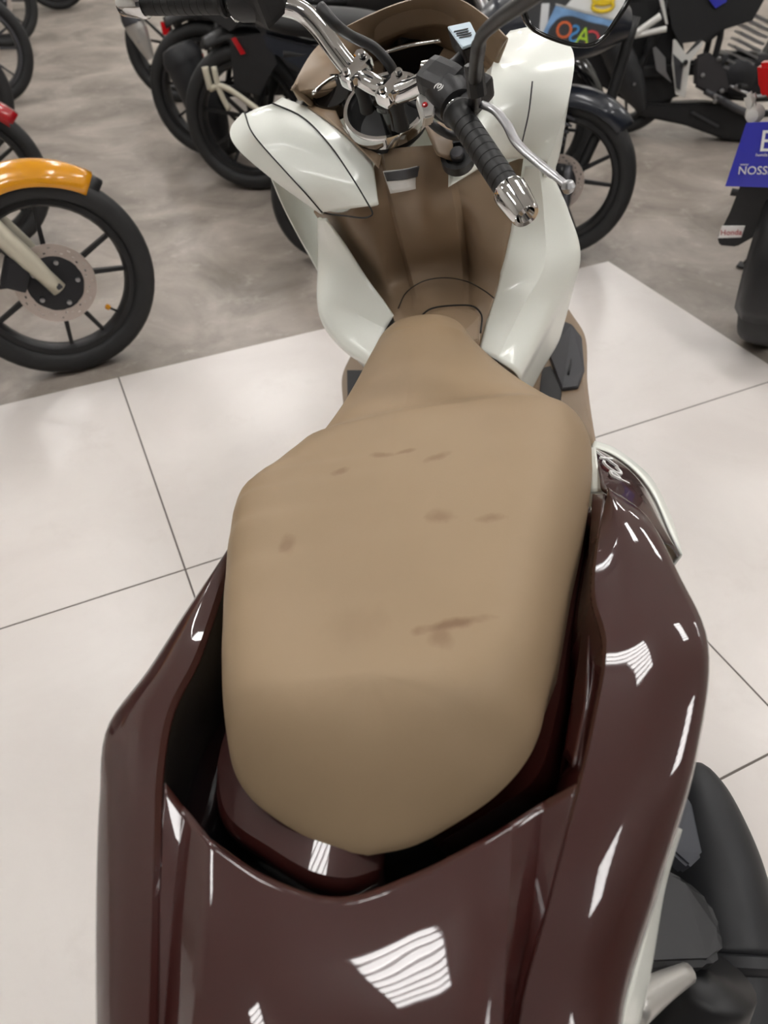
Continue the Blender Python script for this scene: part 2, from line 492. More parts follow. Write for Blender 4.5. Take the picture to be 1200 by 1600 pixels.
# sample position and lift together
prm = spl(cpts + [cpts[0]], 361)[:-1]
ring0 = prm
def lift_at(p):
    best = min(range(len(cpts)), key=lambda k: (cpts[k] - p).length)
    w = 0; s_ = 0
    for k in range(len(cpts)):
        g = 1 / ((cpts[k] - p).length + .004) ** 3; w += g; s_ += g * clift[k].x
    return s_ / w
RLIFT = [lift_at(p) for p in ring0]
def smooth_t(x, xs, ys):
    return (lerpt(x - .02, xs, ys) + lerpt(x - .01, xs, ys) + lerpt(x, xs, ys) * 2 + lerpt(x + .01, xs, ys) + lerpt(x + .02, xs, ys)) / 6
V = []; F = []; N = len(ring0)
SS = [0.0, .15, .3, .45, .58, .68, .76, .82, .87, .91, .945, .97, .988, 1.0]
for s in SS:
    for o_, lf_ in zip(ring0, RLIFT):
        sp = Vector((min(max(o_.x, -.035), .64), 0.0, 0))
        x = sp.x + (o_.x - sp.x) * s; y = o_.y * s
        ze = smooth_t(x, ZE_X, ZE_Z) * (1 - s) + o_.z * s
        top = lerpt(x, [-.12, -.06, .1, .26, .322, .336, .39, .5, .66, .78], [.052, .064, .066, .066, .066, .058, .046, .046, .046, .036])
        pw = smooth_t(x, [-.13, -.06, .0, .2, .33, .45, .7], [2.2, 3.6, 9.0, 11.0, 8.0, 3.0, 2.8])
        V.append(Vector((x, y, ze + max(.004, top - lf_ * s) * max(0.0, 1 - s ** pw) ** .8)))
for dz, k in ((-.02, 1.0), (-.045, .985), (-.065, .96), (-.075, .90)):
    for o_ in ring0:
        w_ = min(1.0, max(0.0, (o_.x + .11) / .12))
        sp = Vector((min(max(o_.x, -.02), .64), 0.0, 0))
        p = sp + (Vector((o_.x, o_.y, 0)) - sp) * (1 - (1 - k) * (1 + 2.0 * (1 - w_)) - (1 - w_) * .10); V.append(Vector((p.x, p.y, o_.z + dz * (.35 + .65 * w_))))
nr = len(SS) + 4
for i in range(nr - 1):
    for j in range(N): F.append((i * N + j, i * N + (j + 1) % N, (i + 1) * N + (j + 1) % N, (i + 1) * N + j))
F.append(tuple((nr - 1) * N + j for j in range(N)))

def seat_material():
    m = bpy.data.materials.new('tan_vinyl'); m.use_nodes = True; nt = m.node_tree; b = nt.nodes['Principled BSDF']
    tc = nt.nodes.new('ShaderNodeTexCoord')
    nz = nt.nodes.new('ShaderNodeTexNoise'); nz.inputs['Scale'].default_value = 60; nz.inputs['Detail'].default_value = 3
    nt.links.new(tc.outputs['Object'], nz.inputs['Vector'])
    acc = None
    stains = [((534, 742), .010, .006, 20), ((597, 717), .014, .005, -10), ((635, 712), .012, .004, 10), ((687, 720), .013, .006, 20), ((688, 815), .014, .010, 0),
              ((450, 857), .008, .015, 10), ((708, 978), .030, .006, 8), ((690, 997), .010, .012, 30), ((770, 815), .012, .006, 0), ((560, 980), .03, .02, 0)]
    for i, ((px, py), a, bb, rot) in enumerate(stains):
        c = P(px, py, z=.825)
        mp = nt.nodes.new('ShaderNodeMapping'); mp.vector_type = 'TEXTURE'
        mp.inputs['Location'].default_value = (c.x, c.y, c.z); mp.inputs['Rotation'].default_value = (0, 0, radians(rot)); mp.inputs['Scale'].default_value = (bb, a, .2)
        nt.links.new(tc.outputs['Object'], mp.inputs['Vector'])
        ln = nt.nodes.new('ShaderNodeVectorMath'); ln.operation = 'LENGTH'; nt.links.new(mp.outputs[0], ln.inputs[0])
        ad = nt.nodes.new('ShaderNodeMath'); ad.operation = 'MULTIPLY_ADD'; ad.inputs[1].default_value = 1.6
        nt.links.new(nz.outputs[0], ad.inputs[0]); nt.links.new(ln.outputs['Value'], ad.inputs[2])
        r = nt.nodes.new('ShaderNodeMapRange'); r.inputs[1].default_value = 1.1; r.inputs[2].default_value = 2.0; r.inputs[3].default_value = 1; r.inputs[4].default_value = 0
        nt.links.new(ad.outputs[0], r.inputs[0])
        k = nt.nodes.new('ShaderNodeMath'); k.operation = 'MULTIPLY'; k.inputs[1].default_value = .16 if i == 9 else (.95 if i == 6 else .62)
        nt.links.new(r.outputs[0], k.inputs[0])
        if acc is None: acc = k
        else:
            mx = nt.nodes.new('ShaderNodeMath'); mx.operation = 'MAXIMUM'; nt.links.new(acc.outputs[0], mx.inputs[0]); nt.links.new(k.outputs[0], mx.inputs[1]); acc = mx
    n2 = nt.nodes.new('ShaderNodeTexNoise'); n2.inputs['Scale'].default_value = 7; n2.inputs['Detail'].default_value = 5
    nt.links.new(tc.outputs['Object'], n2.inputs['Vector'])
    cr = nt.nodes.new('ShaderNodeValToRGB'); e = cr.color_ramp.elements
    e[0].position = .35; e[0].color = srgb(151, 129, 102); e[1].position = .65; e[1].color = srgb(156, 134, 107)
    nt.links.new(n2.outputs[0], cr.inputs[0])
    mix = nt.nodes.new('ShaderNodeMixRGB'); mix.inputs[2].default_value = srgb(124, 98, 74)
    nt.links.new(acc.outputs[0], mix.inputs[0]); nt.links.new(cr.outputs[0], mix.inputs[1]); nt.links.new(mix.outputs[0], b.inputs['Base Color'])
    b.inputs['Roughness'].default_value = .5; b.inputs['Specular IOR Level'].default_value = .28
    n3 = nt.nodes.new('ShaderNodeTexNoise'); n3.inputs['Scale'].default_value = 900
    nt.links.new(tc.outputs['Object'], n3.inputs['Vector'])
    bp = nt.nodes.new('ShaderNodeBump'); bp.inputs['Strength'].default_value = .12; bp.inputs['Distance'].default_value = .001
    nt.links.new(n3.outputs[0], bp.inputs['Height']); nt.links.new(bp.outputs[0], b.inputs['Normal'])
    return m
seat = mesh('seat', V, F, seat_material(), S)
seat.data.set_sharp_from_angle(angle=radians(50))

# ---- rear cowl: shoulders, tail, trench --------------------------------
def back(pts, xs, dz, ky):
    """carry a rail on towards the tail end"""
    p = pts[-1]; out = list(pts)
    for x, d, k in zip(xs, dz, ky): out.append(Vector((x, p.y * k, p.z - d)))
    return out
XB = (-.32, -.39, -.43)
RL = back(PX([(385, 830, .735), (352, 890, .758), (326, 965, .775), (302, 1030, .785), (262, 1110, .79), (245, 1200, .79), (240, 1330, .785), (232, 1600, .77)]), XB, (.012, .04, .10), (.92, .8, .6))
CL = back(PX([(380, 828, .728), (346, 878, .748), (295, 950, .760), (230, 1050, .765), (167, 1138, .765), (155, 1250, .76), (150, 1400, .75), (150, 1600, .74)]), XB, (.012, .045, .10), (.9, .76, .58))
RR = back(PX([(948, 772, .748), (935, 850, .768), (930, 930, .78), (948, 1005, .79), (925, 1150, .79), (862, 1400, .785), (812, 1600, .77)]), XB, (.012, .04, .10), (.95, .85, .7))
CR = back(PX([(952, 767, .742), (1005, 800, .750), (1062, 900, .760), (1105, 1000, .765), (1086, 1180, .76), (1022, 1400, .75), (968, 1600, .74)]), XB, (.012, .045, .10), (.95, .85, .7))
def off(r, dx=0, dy=0, dz=0): return [p + Vector((dx, dy, dz)) for p in r]
def mixr(a, b, t, dz=0): return [p.lerp(q, t) + Vector((0, 0, dz)) for p, q in zip(a, b)]
for nm, Rr, Cc, sg in (('left', RL, CL, 1), ('right', RR, CR, -1)):
    low = [Vector((c.x + .015, c.y - sg * .012, c.z - .10)) for c in Cc]
    edge = [Vector((c.x, c.y - sg * .001, c.z - .03)) for c in Cc]
    surf('side_cowl', [off(Rr, 0, -sg * .004, -.006), Rr, mixr(Rr, Cc, .5, .007), mixr(Rr, Cc, .86, .005), Cc, edge, low], 60, 30, M_PAINT, S, thick=.003, crease=[1])
    inner = [Vector((p.x, p.y - sg * .035, p.z - .10)) for p in Rr[:7]]
    mid = [Vector((p.x, p.y - sg * .014, p.z - .035)) for p in Rr[:7]]
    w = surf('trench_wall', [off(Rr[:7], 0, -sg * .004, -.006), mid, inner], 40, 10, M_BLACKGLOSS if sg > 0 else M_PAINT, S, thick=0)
# tail panel between the ridges, with a groove along each ridge
TC = [[(258, 1222, .783), (243, 1380, .778), (234, 1600, .764)],
      [(285, 1258, .774), (270, 1420, .772), (256, 1600, .762)],
      [(325, 1308, .787), (316, 1450, .790), (300, 1600, .786)],
      [(420, 1371, .793), (425, 1480, .797), (420, 1600, .796)],
      [(530, 1402, .795), (540, 1500, .7985), (540, 1600, .798)],
      [(645, 1366, .795), (655, 1480, .7985), (655, 1600, .798)],
      [(745, 1316, .793), (752, 1440, .797), (750, 1600, .795)],
      [(800, 1284, .789), (795, 1430, .792), (785, 1600, .788)],
      [(850, 1252, .775), (832, 1420, .775), (800, 1600, .765)],
      [(905, 1222, .784), (866, 1385, .783), (816, 1600, .768)]]
cols = [back(PX(c), XB, (.012, .04, .10), (.95, .84, .66)) for c in TC]
tail = surf('tail_panel', cols, 40, 54, M_PAINT, S, thick=.003, crease=[1, 2, 7, 8])
front = [c[0] for c in cols]
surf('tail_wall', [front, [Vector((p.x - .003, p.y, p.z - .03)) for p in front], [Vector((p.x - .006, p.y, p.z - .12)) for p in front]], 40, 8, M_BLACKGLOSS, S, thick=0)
# tail end below the panel
end = [c[-1] for c in cols]
surf('tail_end', [end, [Vector((p.x - .004, p.y, p.z - .06)) for p in end], [Vector((p.x + .05, p.y * .9, p.z - .14)) for p in end]], 24, 8, M_WHITE, S, thick=.003)
lamp_r = [Vector((-.432, y, .63)) for y in (-.08, -.03, .03, .08)]
surf('tail_light', [lamp_r, [Vector((-.452, p.y * .9, .60)) for p in lamp_r], [Vector((-.436, p.y * .8, .56)) for p in lamp_r]], 12, 8, M_LENSR, S, thick=.006)
# glossy tray under the seat
TRAY = PX([(338, 1060, .72), (334, 1140, .72), (333, 1215, .722), (347, 1285, .725), (420, 1342, .73), (482, 1378, .73), (540, 1390, .725), (600, 1372, .71)])
trayin = [Vector((p.x * .8 + .03, p.y * .78, p.z + .006)) for p in TRAY]
surf('seat_tray', [off(TRAY, -.002, 0, -.05), off(TRAY, 0, 0, -.004), [p.lerp(q, .12) + Vector((0, 0, .002)) for p, q in zip(TRAY, trayin)], trayin], 40, 14, M_PAINT, S, thick=.003, crease=[2])
TRR = PX([(925, 790, .70), (905, 900, .715), (888, 1000, .722), (868, 1120, .73), (838, 1215, .725), (770, 1265, .71), (680, 1320, .69)])
surf('seat_tray', [off(TRR, 0, -.01, -.04), TRR, [Vector((p.x * .9, p.y * .75, p.z - .01)) for p in TRR]], 40, 10, M_PAINT, S, thick=.003, crease=[1])
# right inner panel strip beside the seat
ST1 = PX([(926, 772, .745), (921, 850, .745), (912, 930, .745), (905, 1010, .742), (893, 1100, .74), (880, 1180, .74)])
ST0 = PX([(946, 772, .747), (933, 850, .765), (927, 930, .772), (920, 1000, .76), (915, 1100, .76), (895, 1200, .77)])
surf('inner_strip', [ST0, ST1, off(ST1, 0, .006, -.04)], 30, 10, M_PAINT, S, thick=.003, crease=[1])
# dark pan closing the trench bottom
pan = [Vector((.28, .20, .66)), Vector((.1, .235, .66)), Vector((-.05, .23, .66)), Vector((-.15, .2, .66)), Vector((-.2, .05, .66)), Vector((-.2, -.05, .66)), Vector((-.15, -.16, .66)), Vector((-.05, -.2, .66)), Vector((.1, -.22, .66)), Vector((.28, -.2, .66))]
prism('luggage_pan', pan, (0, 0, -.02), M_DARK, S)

# ---- right flank under the cowl ---------------------------------------
surf('side_panel', [PX([(1052, 1290, .69), (1035, 1345, .685), (1015, 1405, .68), (985, 1510, .67), (958, 1600, .66)]),
                    PX([(1056, 1300, .61), (1042, 1345, .605), (1031, 1385, .60), (1008, 1520, .58), (990, 1610, .57)]),
                    [Vector((p.x + .02, p.y + .05, .47)) for p in PX([(1056, 1300, .61), (1042, 1345, .605), (1031, 1385, .60), (1008, 1520, .58), (990, 1610, .57)])]], 30, 12, M_WHITE, S, thick=.003)
LF = [Vector((.10, .255, .66)), Vector((-.05, .255, .655)), Vector((-.2, .21, .66)), Vector((-.33, .16, .66))]
surf('side_panel', [LF, [Vector((p.x, p.y - .02, .58)) for p in LF], [Vector((p.x + .02, p.y - .08, .46)) for p in LF]], 30, 12, M_WHITE, S, thick=.003)
W_out = PX([(927, 692, .63), (955, 702, .63), (987, 724, .63), (1010, 745, .63), (1027, 770, .635), (1044, 806, .64), (1055, 838, .65), (1062, 868, .66)])
W_in = PX([(925, 702, .645), (946, 707, .65), (970, 720, .652), (995, 741, .655), (1012, 762, .66), (1026, 787, .665), (1044, 830, .67), (1062, 869, .661)])
W_dn = [Vector((p.x, p.y + .05, p.z - .10)) for p in W_out]
surf('side_cover', [W_in, W_out, W_dn], 30, 10, M_WHITE, S, thick=.003)
B_in = PX([(929, 705, .69), (934, 722, .70), (938, 745, .71), (942, 764, .72), (970, 778, .725), (1000, 800, .725), (1022, 824, .715), (1042, 850, .69)])
pc = surf('badge_panel', [B_in, mixr(B_in, W_in, .5, .006), W_in], 30, 12, M_PAINT, S, thick=.003)
surf('trim_piece', [PX([(921, 700, .70), (924, 735, .70), (921, 768, .70)]), PX([(930, 698, .702), (936, 735, .702), (949, 767, .705)])], 12, 5, M_WHITE, S, thick=.003)
b0 = P(988, 764, z=.685); b1 = P(950, 708, z=.672)
bx = (b1 - b0).normalized(); by = (B_in[2] - W_in[3]).normalized()
text('badge_lettering', 'PCX', .034, M_PAPER, pc, axes(bx, by, P(955, 739, z=.690) + bx.cross(by).normalized() * .006), extrude=.0012, shear=.3)

# ---- inner leg shield and tunnel -------------------------------------
rows = [[(490, 331, .828), (548, 325, .853), (598, 234, .924), (645, 229, .934), (690, 226, .926), (750, 262, .868), (818, 247, .85)],
        [(516, 372, .755), (565, 370, .79), (612, 308, .855), (657, 308, .865), (706, 300, .858), (758, 322, .81), (806, 325, .775)],
        [(550, 415, .70), (592, 412, .725), (627, 372, .765), (668, 368, .78), (716, 360, .772), (752, 385, .74), (790, 395, .715)],
        [(578, 452, .658), (608, 448, .672), (641, 424, .685), (682, 414, .692), (722, 412, .69), (752, 430, .68), (778, 445, .665)],
        [(612, 492, .64), (628, 484, .645), (652, 470, .65), (690, 462, .652), (724, 466, .65), (744, 488, .64), (760, 508, .62)],
        [(628, 545, .60), (640, 540, .615), (660, 540, .63), (690, 540, .635), (718, 540, .63), (735, 548, .615), (748, 560, .59)]]
colsh = [[PX(r)[k] for r in rows] for k in range(7)]
def fwd(c, ds): return [p + Vector((q, 0, -q * .5)) for p, q in zip(c, ds)]
stepL = [p + Vector((0, .010, 0)) for p in fwd(colsh[2], (.03, .03, .028, .018, .004, 0))]
stepR = [p + Vector((0, -.010, 0)) for p in fwd(colsh[4], (.03, .03, .028, .018, .004, 0))]
colsh[1] = fwd(colsh[1], (.015, .02, .015, .008, 0, 0)); colsh[5] = fwd(colsh[5], (.015, .02, .015, .008, 0, 0))
shield = surf('inner_shield', [colsh[0], colsh[1], stepL, colsh[2], colsh[3], colsh[4], stepR, colsh[5], colsh[6]], 48, 64, M_BROWN, S, thick=.004, crease=[2, 3, 5, 6])
lid = [P(a, b, z=z + .004) for a, b, z in ((668, 500, .648), (676, 486, .650), (712, 480, .651), (738, 482, .646), (750, 494, .638), (748, 530, .625), (700, 545, .635))]
fl = prism('fuel_lid', lid, (-.002, 0, -.012), M_BROWN, S, bev=.002)
tube('lid_seam', [P(a, b, z=z + .0035) for a, b, z in ((655, 497, .648), (672, 483, .650), (712, 477, .652), (740, 479, .647), (752, 491, .638), (751, 520, .628))], .0016, M_DARK, shield, n=24, seg=6)
tube('panel_seam', [P(a, b, z=z + .002) for a, b, z in ((622, 482, .645), (634, 458, .662), (660, 440, .676), (695, 434, .680), (730, 440, .675), (758, 455, .664), (772, 466, .655))], .0011, M_DARK, shield, n=24, seg=6)
# neck of the steering column cover
neck = [[(575, 232, .925), (590, 215, .94), (650, 218, .945), (690, 205, .94), (700, 222, .92)],
        [(590, 250, .915), (612, 240, .925), (650, 243, .928), (685, 233, .922), (702, 248, .905)]]
# stickers on the column
def quad_on(name, pxs, zs, material, parent, lift=.003):
    q = [P(a, b, z=z) + Vector((-lift, 0, lift)) for (a, b), z in zip(pxs, zs)]
    return prism(name, q, (.0015, 0, -.001), material, parent)
def column_patch(name, L, C, R, material, lift):
    return surf(name, [[p + Vector((-lift, 0, lift)) for p in PX(r)] for r in (L, C, R)], 6, 12, material, S, thick=.001)
column_patch('warning_sticker', [(599, 270, .897), (611, 305, .863)], [(636, 266, .906), (645, 299, .874)], [(670, 257, .902), (677, 290, .870)], M_PAPER, .004)
column_patch('sticker_print', [(601, 273, .895), (606, 287, .881)], [(637, 268, .905), (641, 283, .890)], [(668, 260, .900), (672, 274, .886)], M_GREY, .0055)

# ---- lower white fairings ---------------------------------------------
FR_in = PX([(820, 260, .845), (803, 335, .768), (788, 405, .705), (773, 455, .655), (748, 548, .60)])
FR_mid = PX([(842, 258, .848), (850, 335, .765), (850, 415, .69), (815, 482, .64), (777, 562, .595)])
FR_out = PX([(854, 254, .84), (886, 325, .755), (904, 400, .67), (864, 480, .605), (808, 584, .56)])
FR_dn = [Vector((p.x + .05, p.y + .005, p.z - .08)) for p in FR_out]
FR_d2 = [Vector((p.x + .09, p.y + .03, p.z - .20)) for p in FR_out]
surf('leg_fairing', [FR_in, FR_mid, FR_out, FR_dn, FR_d2], 44, 36, M_WHITE, S, thick=.004, crease=[1])
FL_in = PX([(509, 344, .838), (541, 388, .765), (578, 442, .694), (600, 472, .662), (614, 494, .640)])
FL_mid = PX([(503, 344, .837), (513, 393, .752), (518, 468, .675), (560, 492, .64), (602, 514, .615)])
FL_out = PX([(496, 341, .834), (497, 395, .74), (499, 490, .65), (530, 536, .60), (580, 570, .57)])
FL_dn = [Vector((p.x + .06, p.y + .0, p.z - .06)) for p in FL_out]
FL_d2 = [Vector((p.x + .12, p.y - .02, p.z - .16)) for p in FL_out]
surf('leg_fairing', [FL_in, FL_mid, FL_out, FL_dn, FL_d2], 44, 36, M_WHITE, S, thick=.004, crease=[1])

# ---- upper white panels -------------------------------------------------
GL = [PX([(379, 176, .988), (361, 198, .978), (366, 226, .963), (420, 276, .915), (498, 333, .845)]),
      PX([(383, 178, .992), (398, 213, .978), (446, 268, .928), (478, 303, .892), (503, 332, .853)]),
      PX([(408, 167, 1.0), (452, 202, .972), (500, 256, .928), (530, 296, .893), (547, 327, .864)]),
      PX([(426, 162, 1.005), (470, 182, .982), (513, 224, .950), (553, 282, .905), (577, 322, .872)]),
      PX([(441, 152, .995), (492, 172, .972), (546, 206, .950), (575, 232, .928), (592, 319, .866)])]
GL[2] = [(p + q) / 2 + Vector((-.002, 0, .004)) * k for p, q, k in zip(GL[1], GL[3], (.5, 1, 1, .6, 0))]
gdn = [p + Vector((.07, -.035, -.06)) * k for p, k in zip(GL[0], (1, 1, .9, .6, .12))]
gu = surf('glovebox_panel', [gdn] + GL, 40, 44, M_WHITE, S, thick=.004, crease=[1, 2, 4])
def seam(pts, parent, lift=.0012, r=.0013): return tube('seam', [p + Vector((-lift, 0, lift)) for p in pts], r, M_DARK, parent, n=30, seg=6)
seam(GL[1], gu); seam(GL[3], gu)
seam(PX([(577, 322, .874), (583, 336, .862), (576, 341, .858), (540, 339, .850), (512, 335, .845), (503, 332, .853)]), gu, .003)
HR = [PX([(762, 88, .985), (752, 130, .965), (745, 185, .935), (706, 240, .912), (703, 291, .880)]),
      PX([(797, 48, 1.0), (767, 118, .985), (772, 185, .938), (765, 235, .893), (748, 264, .872)]),
      PX([(832, 42, 1.005), (830, 110, .98), (818, 180, .928), (806, 225, .888), (798, 248, .862)]),
      PX([(868, 48, .998), (897, 88, .978), (886, 165, .925), (870, 215, .885), (856, 252, .855)])]
hdn = [p + Vector((.05, .015, -.10)) * k for p, k in zip(HR[3], (1, 1, 1, .7, .3))]
hr = surf('shield_panel', HR + [hdn], 40, 40, M_WHITE, S, thick=.004, crease=[1, 3])
surf('ring_surround', [PX([(480, 166, .980), (530, 200, .960), (566, 233, .936), (592, 262, .914)]), PX([(518, 152, .978), (530, 185, .960), (556, 221, .940), (596, 243, .926)])], 16, 6, M_BROWN, S, thick=.003)
surf('ring_surround', [PX([(664, 196, .958), (672, 215, .948), (684, 240, .930)]), PX([(700, 185, .955), (707, 215, .938), (708, 252, .912)])], 12, 6, M_BROWN, S, thick=.003)
ip = P(716, 250, z=.908)
lathe('ignition_pocket', [(0, .002), (.018, .002), (.020, .008), (.026, .008), (.026, -.01), (0, -.01)], M_BLACK, S, ip + Vector((-.006, 0, .006)), (-.6, 0, .8), 24)
lathe('key_cylinder', [(0, .012), (.009, .012), (.011, .009), (.011, 0)], M_GREY, S, ip + Vector((-.008, 0, .008)), (-.6, 0, .8), 16)
tube('panel_groove', [p + Vector((-.002, 0, .003)) for p in PX([(832, 130, .975), (826, 180, .93), (816, 225, .89)])], .0012, M_GREY, hr, n=10, seg=6)

# ---- dash and visor -----------------------------------------------------
VT = [P(456, 140, z=1.02), P(500, 72, z=1.045), P(560, 34, z=1.075), P(640, 2, z=1.09), P(700, -4, z=1.085), P(755, 25, z=1.06), P(792, 62, z=1.03)]
VB = [P(458, 143, z=1.012), P(515, 140, z=.995), P(560, 110, z=.995), P(610, 80, z=1.0), P(690, 72, z=1.0), P(735, 95, z=.985), P(775, 110, z=.98)]
surf('visor', [VB, mixr(VB, VT, .5, .006), VT, [p + Vector((.012, 0, -.004)) for p in VT], [p + Vector((.05, -p.y * .12, -.05)) for p in VT]], 44, 24, M_BROWN, S, thick=.003, crease=[2, 3])
DB = [P(470, 152, z=.985), P(515, 158, z=.968), P(545, 140, z=.975), P(600, 122, z=.978), P(660, 130, z=.972), P(720, 165, z=.95), P(760, 135, z=.955)]
surf('dash', [VB, mixr(VB, DB, .5, -.01), DB], 40, 14, M_BROWN, S, thick=.003)
tube('dash_trim', [p + Vector((-.006, 0, .008)) for p in PX([(492, 152, .995), (515, 133, .998), (535, 123, .998)])], .0035, M_CHROME, S, n=10, seg=8)
tube('dash_trim', [p + Vector((-.006, 0, .008)) for p in PX([(600, 90, 1.012), (640, 78, 1.014), (690, 70, 1.014)])], .0035, M_CHROME, S, n=10, seg=8)
mc = P(655, 100, z=.985)
lathe('speedometer', [(0, .004), (.055, .004), (.062, .012), (.066, .006), (.066, -.02), (0, -.02)], M_BLACKGLOSS, S, mc, (-.55, 0, .83), 36)
lathe('speedometer', [(0, .004), (.03, .004), (.034, .010), (.037, .004), (.037, -.02), (0, -.02)], M_BLACKGLOSS, S, P(520, 148, z=.985), (-.55, 0, .83), 30)

# ---- steering: ring, cup, handlebar --------------------------------------
RK = radians(27); DEL = radians(44.3); SO = Vector((.854, 0, 1.018))
AX = Vector((-sin(RK), 0, cos(RK))); FW0 = Vector((cos(RK), 0, sin(RK))); LE0 = Vector((0, 1, 0))
SF = FW0 * cos(DEL) - LE0 * sin(DEL); SL = LE0 * cos(DEL) + FW0 * sin(DEL)
def H(f, l, u): return SO + SF * f + SL * l + AX * u
SB = Matrix((SF, SL, AX)).transposed()
rc = P(604, 168, z=.976)
lathe('column_ring', [(.063, .0), (.065, .006), (.071, .006), (.0725, .002), (.0725, -.014), (.067, -.020), (.063, -.018)], M_CHROME, S, rc, AX, 48, closed=True)
lathe('column_cup', [(0, -.05), (.03, -.048), (.052, -.034), (.0635, -.004), (.0645, -.03), (.03, -.07), (0, -.07)], M_DARK, S, rc, AX, 40)
lathe('steering_stem', [(0, -.06), (.02, -.06), (.02, .0), (.026, .004), (.026, .012), (0, .014)], M_BLACKGLOSS, S, SO + AX * -.035 + FW0 * .02, AX, 24)
stick = [P(570, 178, z=.940), P(590, 182, z=.942), P(586, 206, z=.930), P(556, 196, z=.932)]
prism('cup_sticker', [p + Vector((-.012, 0, .012)) for p in stick], (.001, 0, -.001), M_PAPER, S)
prism('cup_sticker_print', [p.lerp((stick[0] + stick[2]) / 2, .35) + Vector((-.0135, 0, .0135)) for p in stick], (.001, 0, -.001), M_GREY, S)

def mirror_path(pts, s): return [H(f, s * l, u) for f, l, u in pts]
BARP = [(-.012, .0, .022), (-.014, .046, .03), (-.010, .075, .048), (-.004, .112, .074), (-.006, .135, .088), (-.022, .158, .102), (-.069, .217, .121)]
hb = tube('handlebar', mirror_path(BARP[1:], 1), .0142, M_CHROME, S, n=36, seg=16)
tube('bar_half', mirror_path(BARP[1:], -1), .0142, M_CHROME, hb, n=36, seg=16)
tube('bar_center', [H(*BARP[1]), H(*BARP[0]), H(-.014, -.046, .03)], .0142, M_CHROME, hb, n=12, seg=16)
for s in (1, -1):
    lathe('riser', [(0, -.045), (.012, -.045), (.010, -.02), (.013, .008), (0, .008)], M_DARK, hb, H(-.014, s * .036, .012), AX, 20)
    box('bar_clamp', (.052, .024, .022), M_CHROME, hb, H(-.014, s * .036, .034), SB, bev=.006)
    for q in (-.018, .018):
        lathe('clamp_bolt', [(0, .006), (.004, .006), (.0055, .004), (.0055, 0)], M_CHROME, hb, H(-.014 + q, s * .036, .046), AX, 10)
    lathe('bar_nut', [(0, .012), (.008, .012), (.012, .006), (.012, -.004)], M_CHROME, hb, H(.018, s * .06, .02), AX, 6)
# grips, bar ends
for s in (1, -1):
    g0, g1 = H(-.069, s * .217, .121), H(-.128, s * .343, .119)
    ax = (g1 - g0).normalized(); L_ = (g1 - g0).length
    prof = [(0, 0), (.019, 0), (.020, .004), (.016, .010)]
    for k in range(9):
        z0 = .016 + k * (L_ - .026) / 9; dz = (L_ - .026) / 9
        prof += [(.0158, z0), (.0158, z0 + dz * .84), (.0152, z0 + dz * .88), (.0152, z0 + dz * .96)]
    prof += [(.0158, L_ - .006), (.0150, L_), (0, L_)]
    gr = lathe('grip', prof, M_GRIP, hb, g0, ax, 28)
    be = lathe('bar_end', [(0, 0), (.0180, 0), (.0198, .003), (.0195, .012), (.0160, .042), (.0148, .045), (.0112, .043), (.0085, .030), (0, .028)], M_CHROME, hb, g1, ax, 28)
    # switch housing
    c0 = H(-.050, s * .188, .118)
    A4 = frame_from(ax)
    sh = lathe('switch_housing', [(0, -.036), (.019, -.036), (.024, -.030), (.026, -.01), (.026, .014), (.023, .024), (.019, .026), (0, .026)], M_BLACK, hb, c0, ax, 24)
rhs = H(-.050, -.188, .118)
box('switch_block', (.042, .05, .036), M_BLACK, hb, H(-.045, -.172, .126), SB, bev=.012)
box('starter_button', (.012, .020, .010), M_GREY, hb, P(690, 152, z=1.047), SB @ Matrix.Rotation(.4, 3, 'Z'), bev=.003)
bt = prism('kill_switch', [P(651, 148, z=1.052), P(668, 143, z=1.052), P(681, 162, z=1.045), P(678, 180, z=1.038), P(662, 184, z=1.038)], (.004, .004, -.012), M_SILVER, hb, bev=.002)
lathe('kill_switch_dot', [(0, .003), (.003, .002), (.004, 0)], M_RED, hb, P(664, 164, z=1.048), (-.5, 0, .86), 10)
text('switch_mark', '(0)', .010, M_PAPER, hb, axes(H(0, -1, 0) - H(0, 0, 0), H(1, 0, 0) - H(0, 0, 0), P(686, 135, z=1.078)), extrude=.0004)
box('switch_block', (.05, .06, .05), M_BLACK, hb, H(-.040, .172, .122), SB, bev=.010)
ibt = prism('horn_button', [P(350, 14, z=1.155), P(362, 6, z=1.158), P(376, 12, z=1.155), P(376, 24, z=1.15), P(364, 30, z=1.147)], (.012, .0, -.008), M_SILVER, hb, bev=.002)
# brake lever
lev = PX([(752, 163, 1.04), (772, 172, 1.033), (792, 195, 1.022), (808, 224, 1.01), (838, 252, .996), (868, 276, .984), (888, 292, .977)])
tube('brake_lever', lev, lambda t: .0065 if t < .85 else .0055, M_ALU, hb, n=36, seg=12, flat=.62)
lathe('lever_ball', [(0, -.008), (.0055, -.0055), (.008, 0), (.0055, .0055), (0, .008)], M_ALU, hb, lev[-1], (0, 0, 1), 16)
box('lever_bracket', (.045, .04, .03), M_BLACK, hb, P(735, 145, z=1.045), SB, bev=.006)
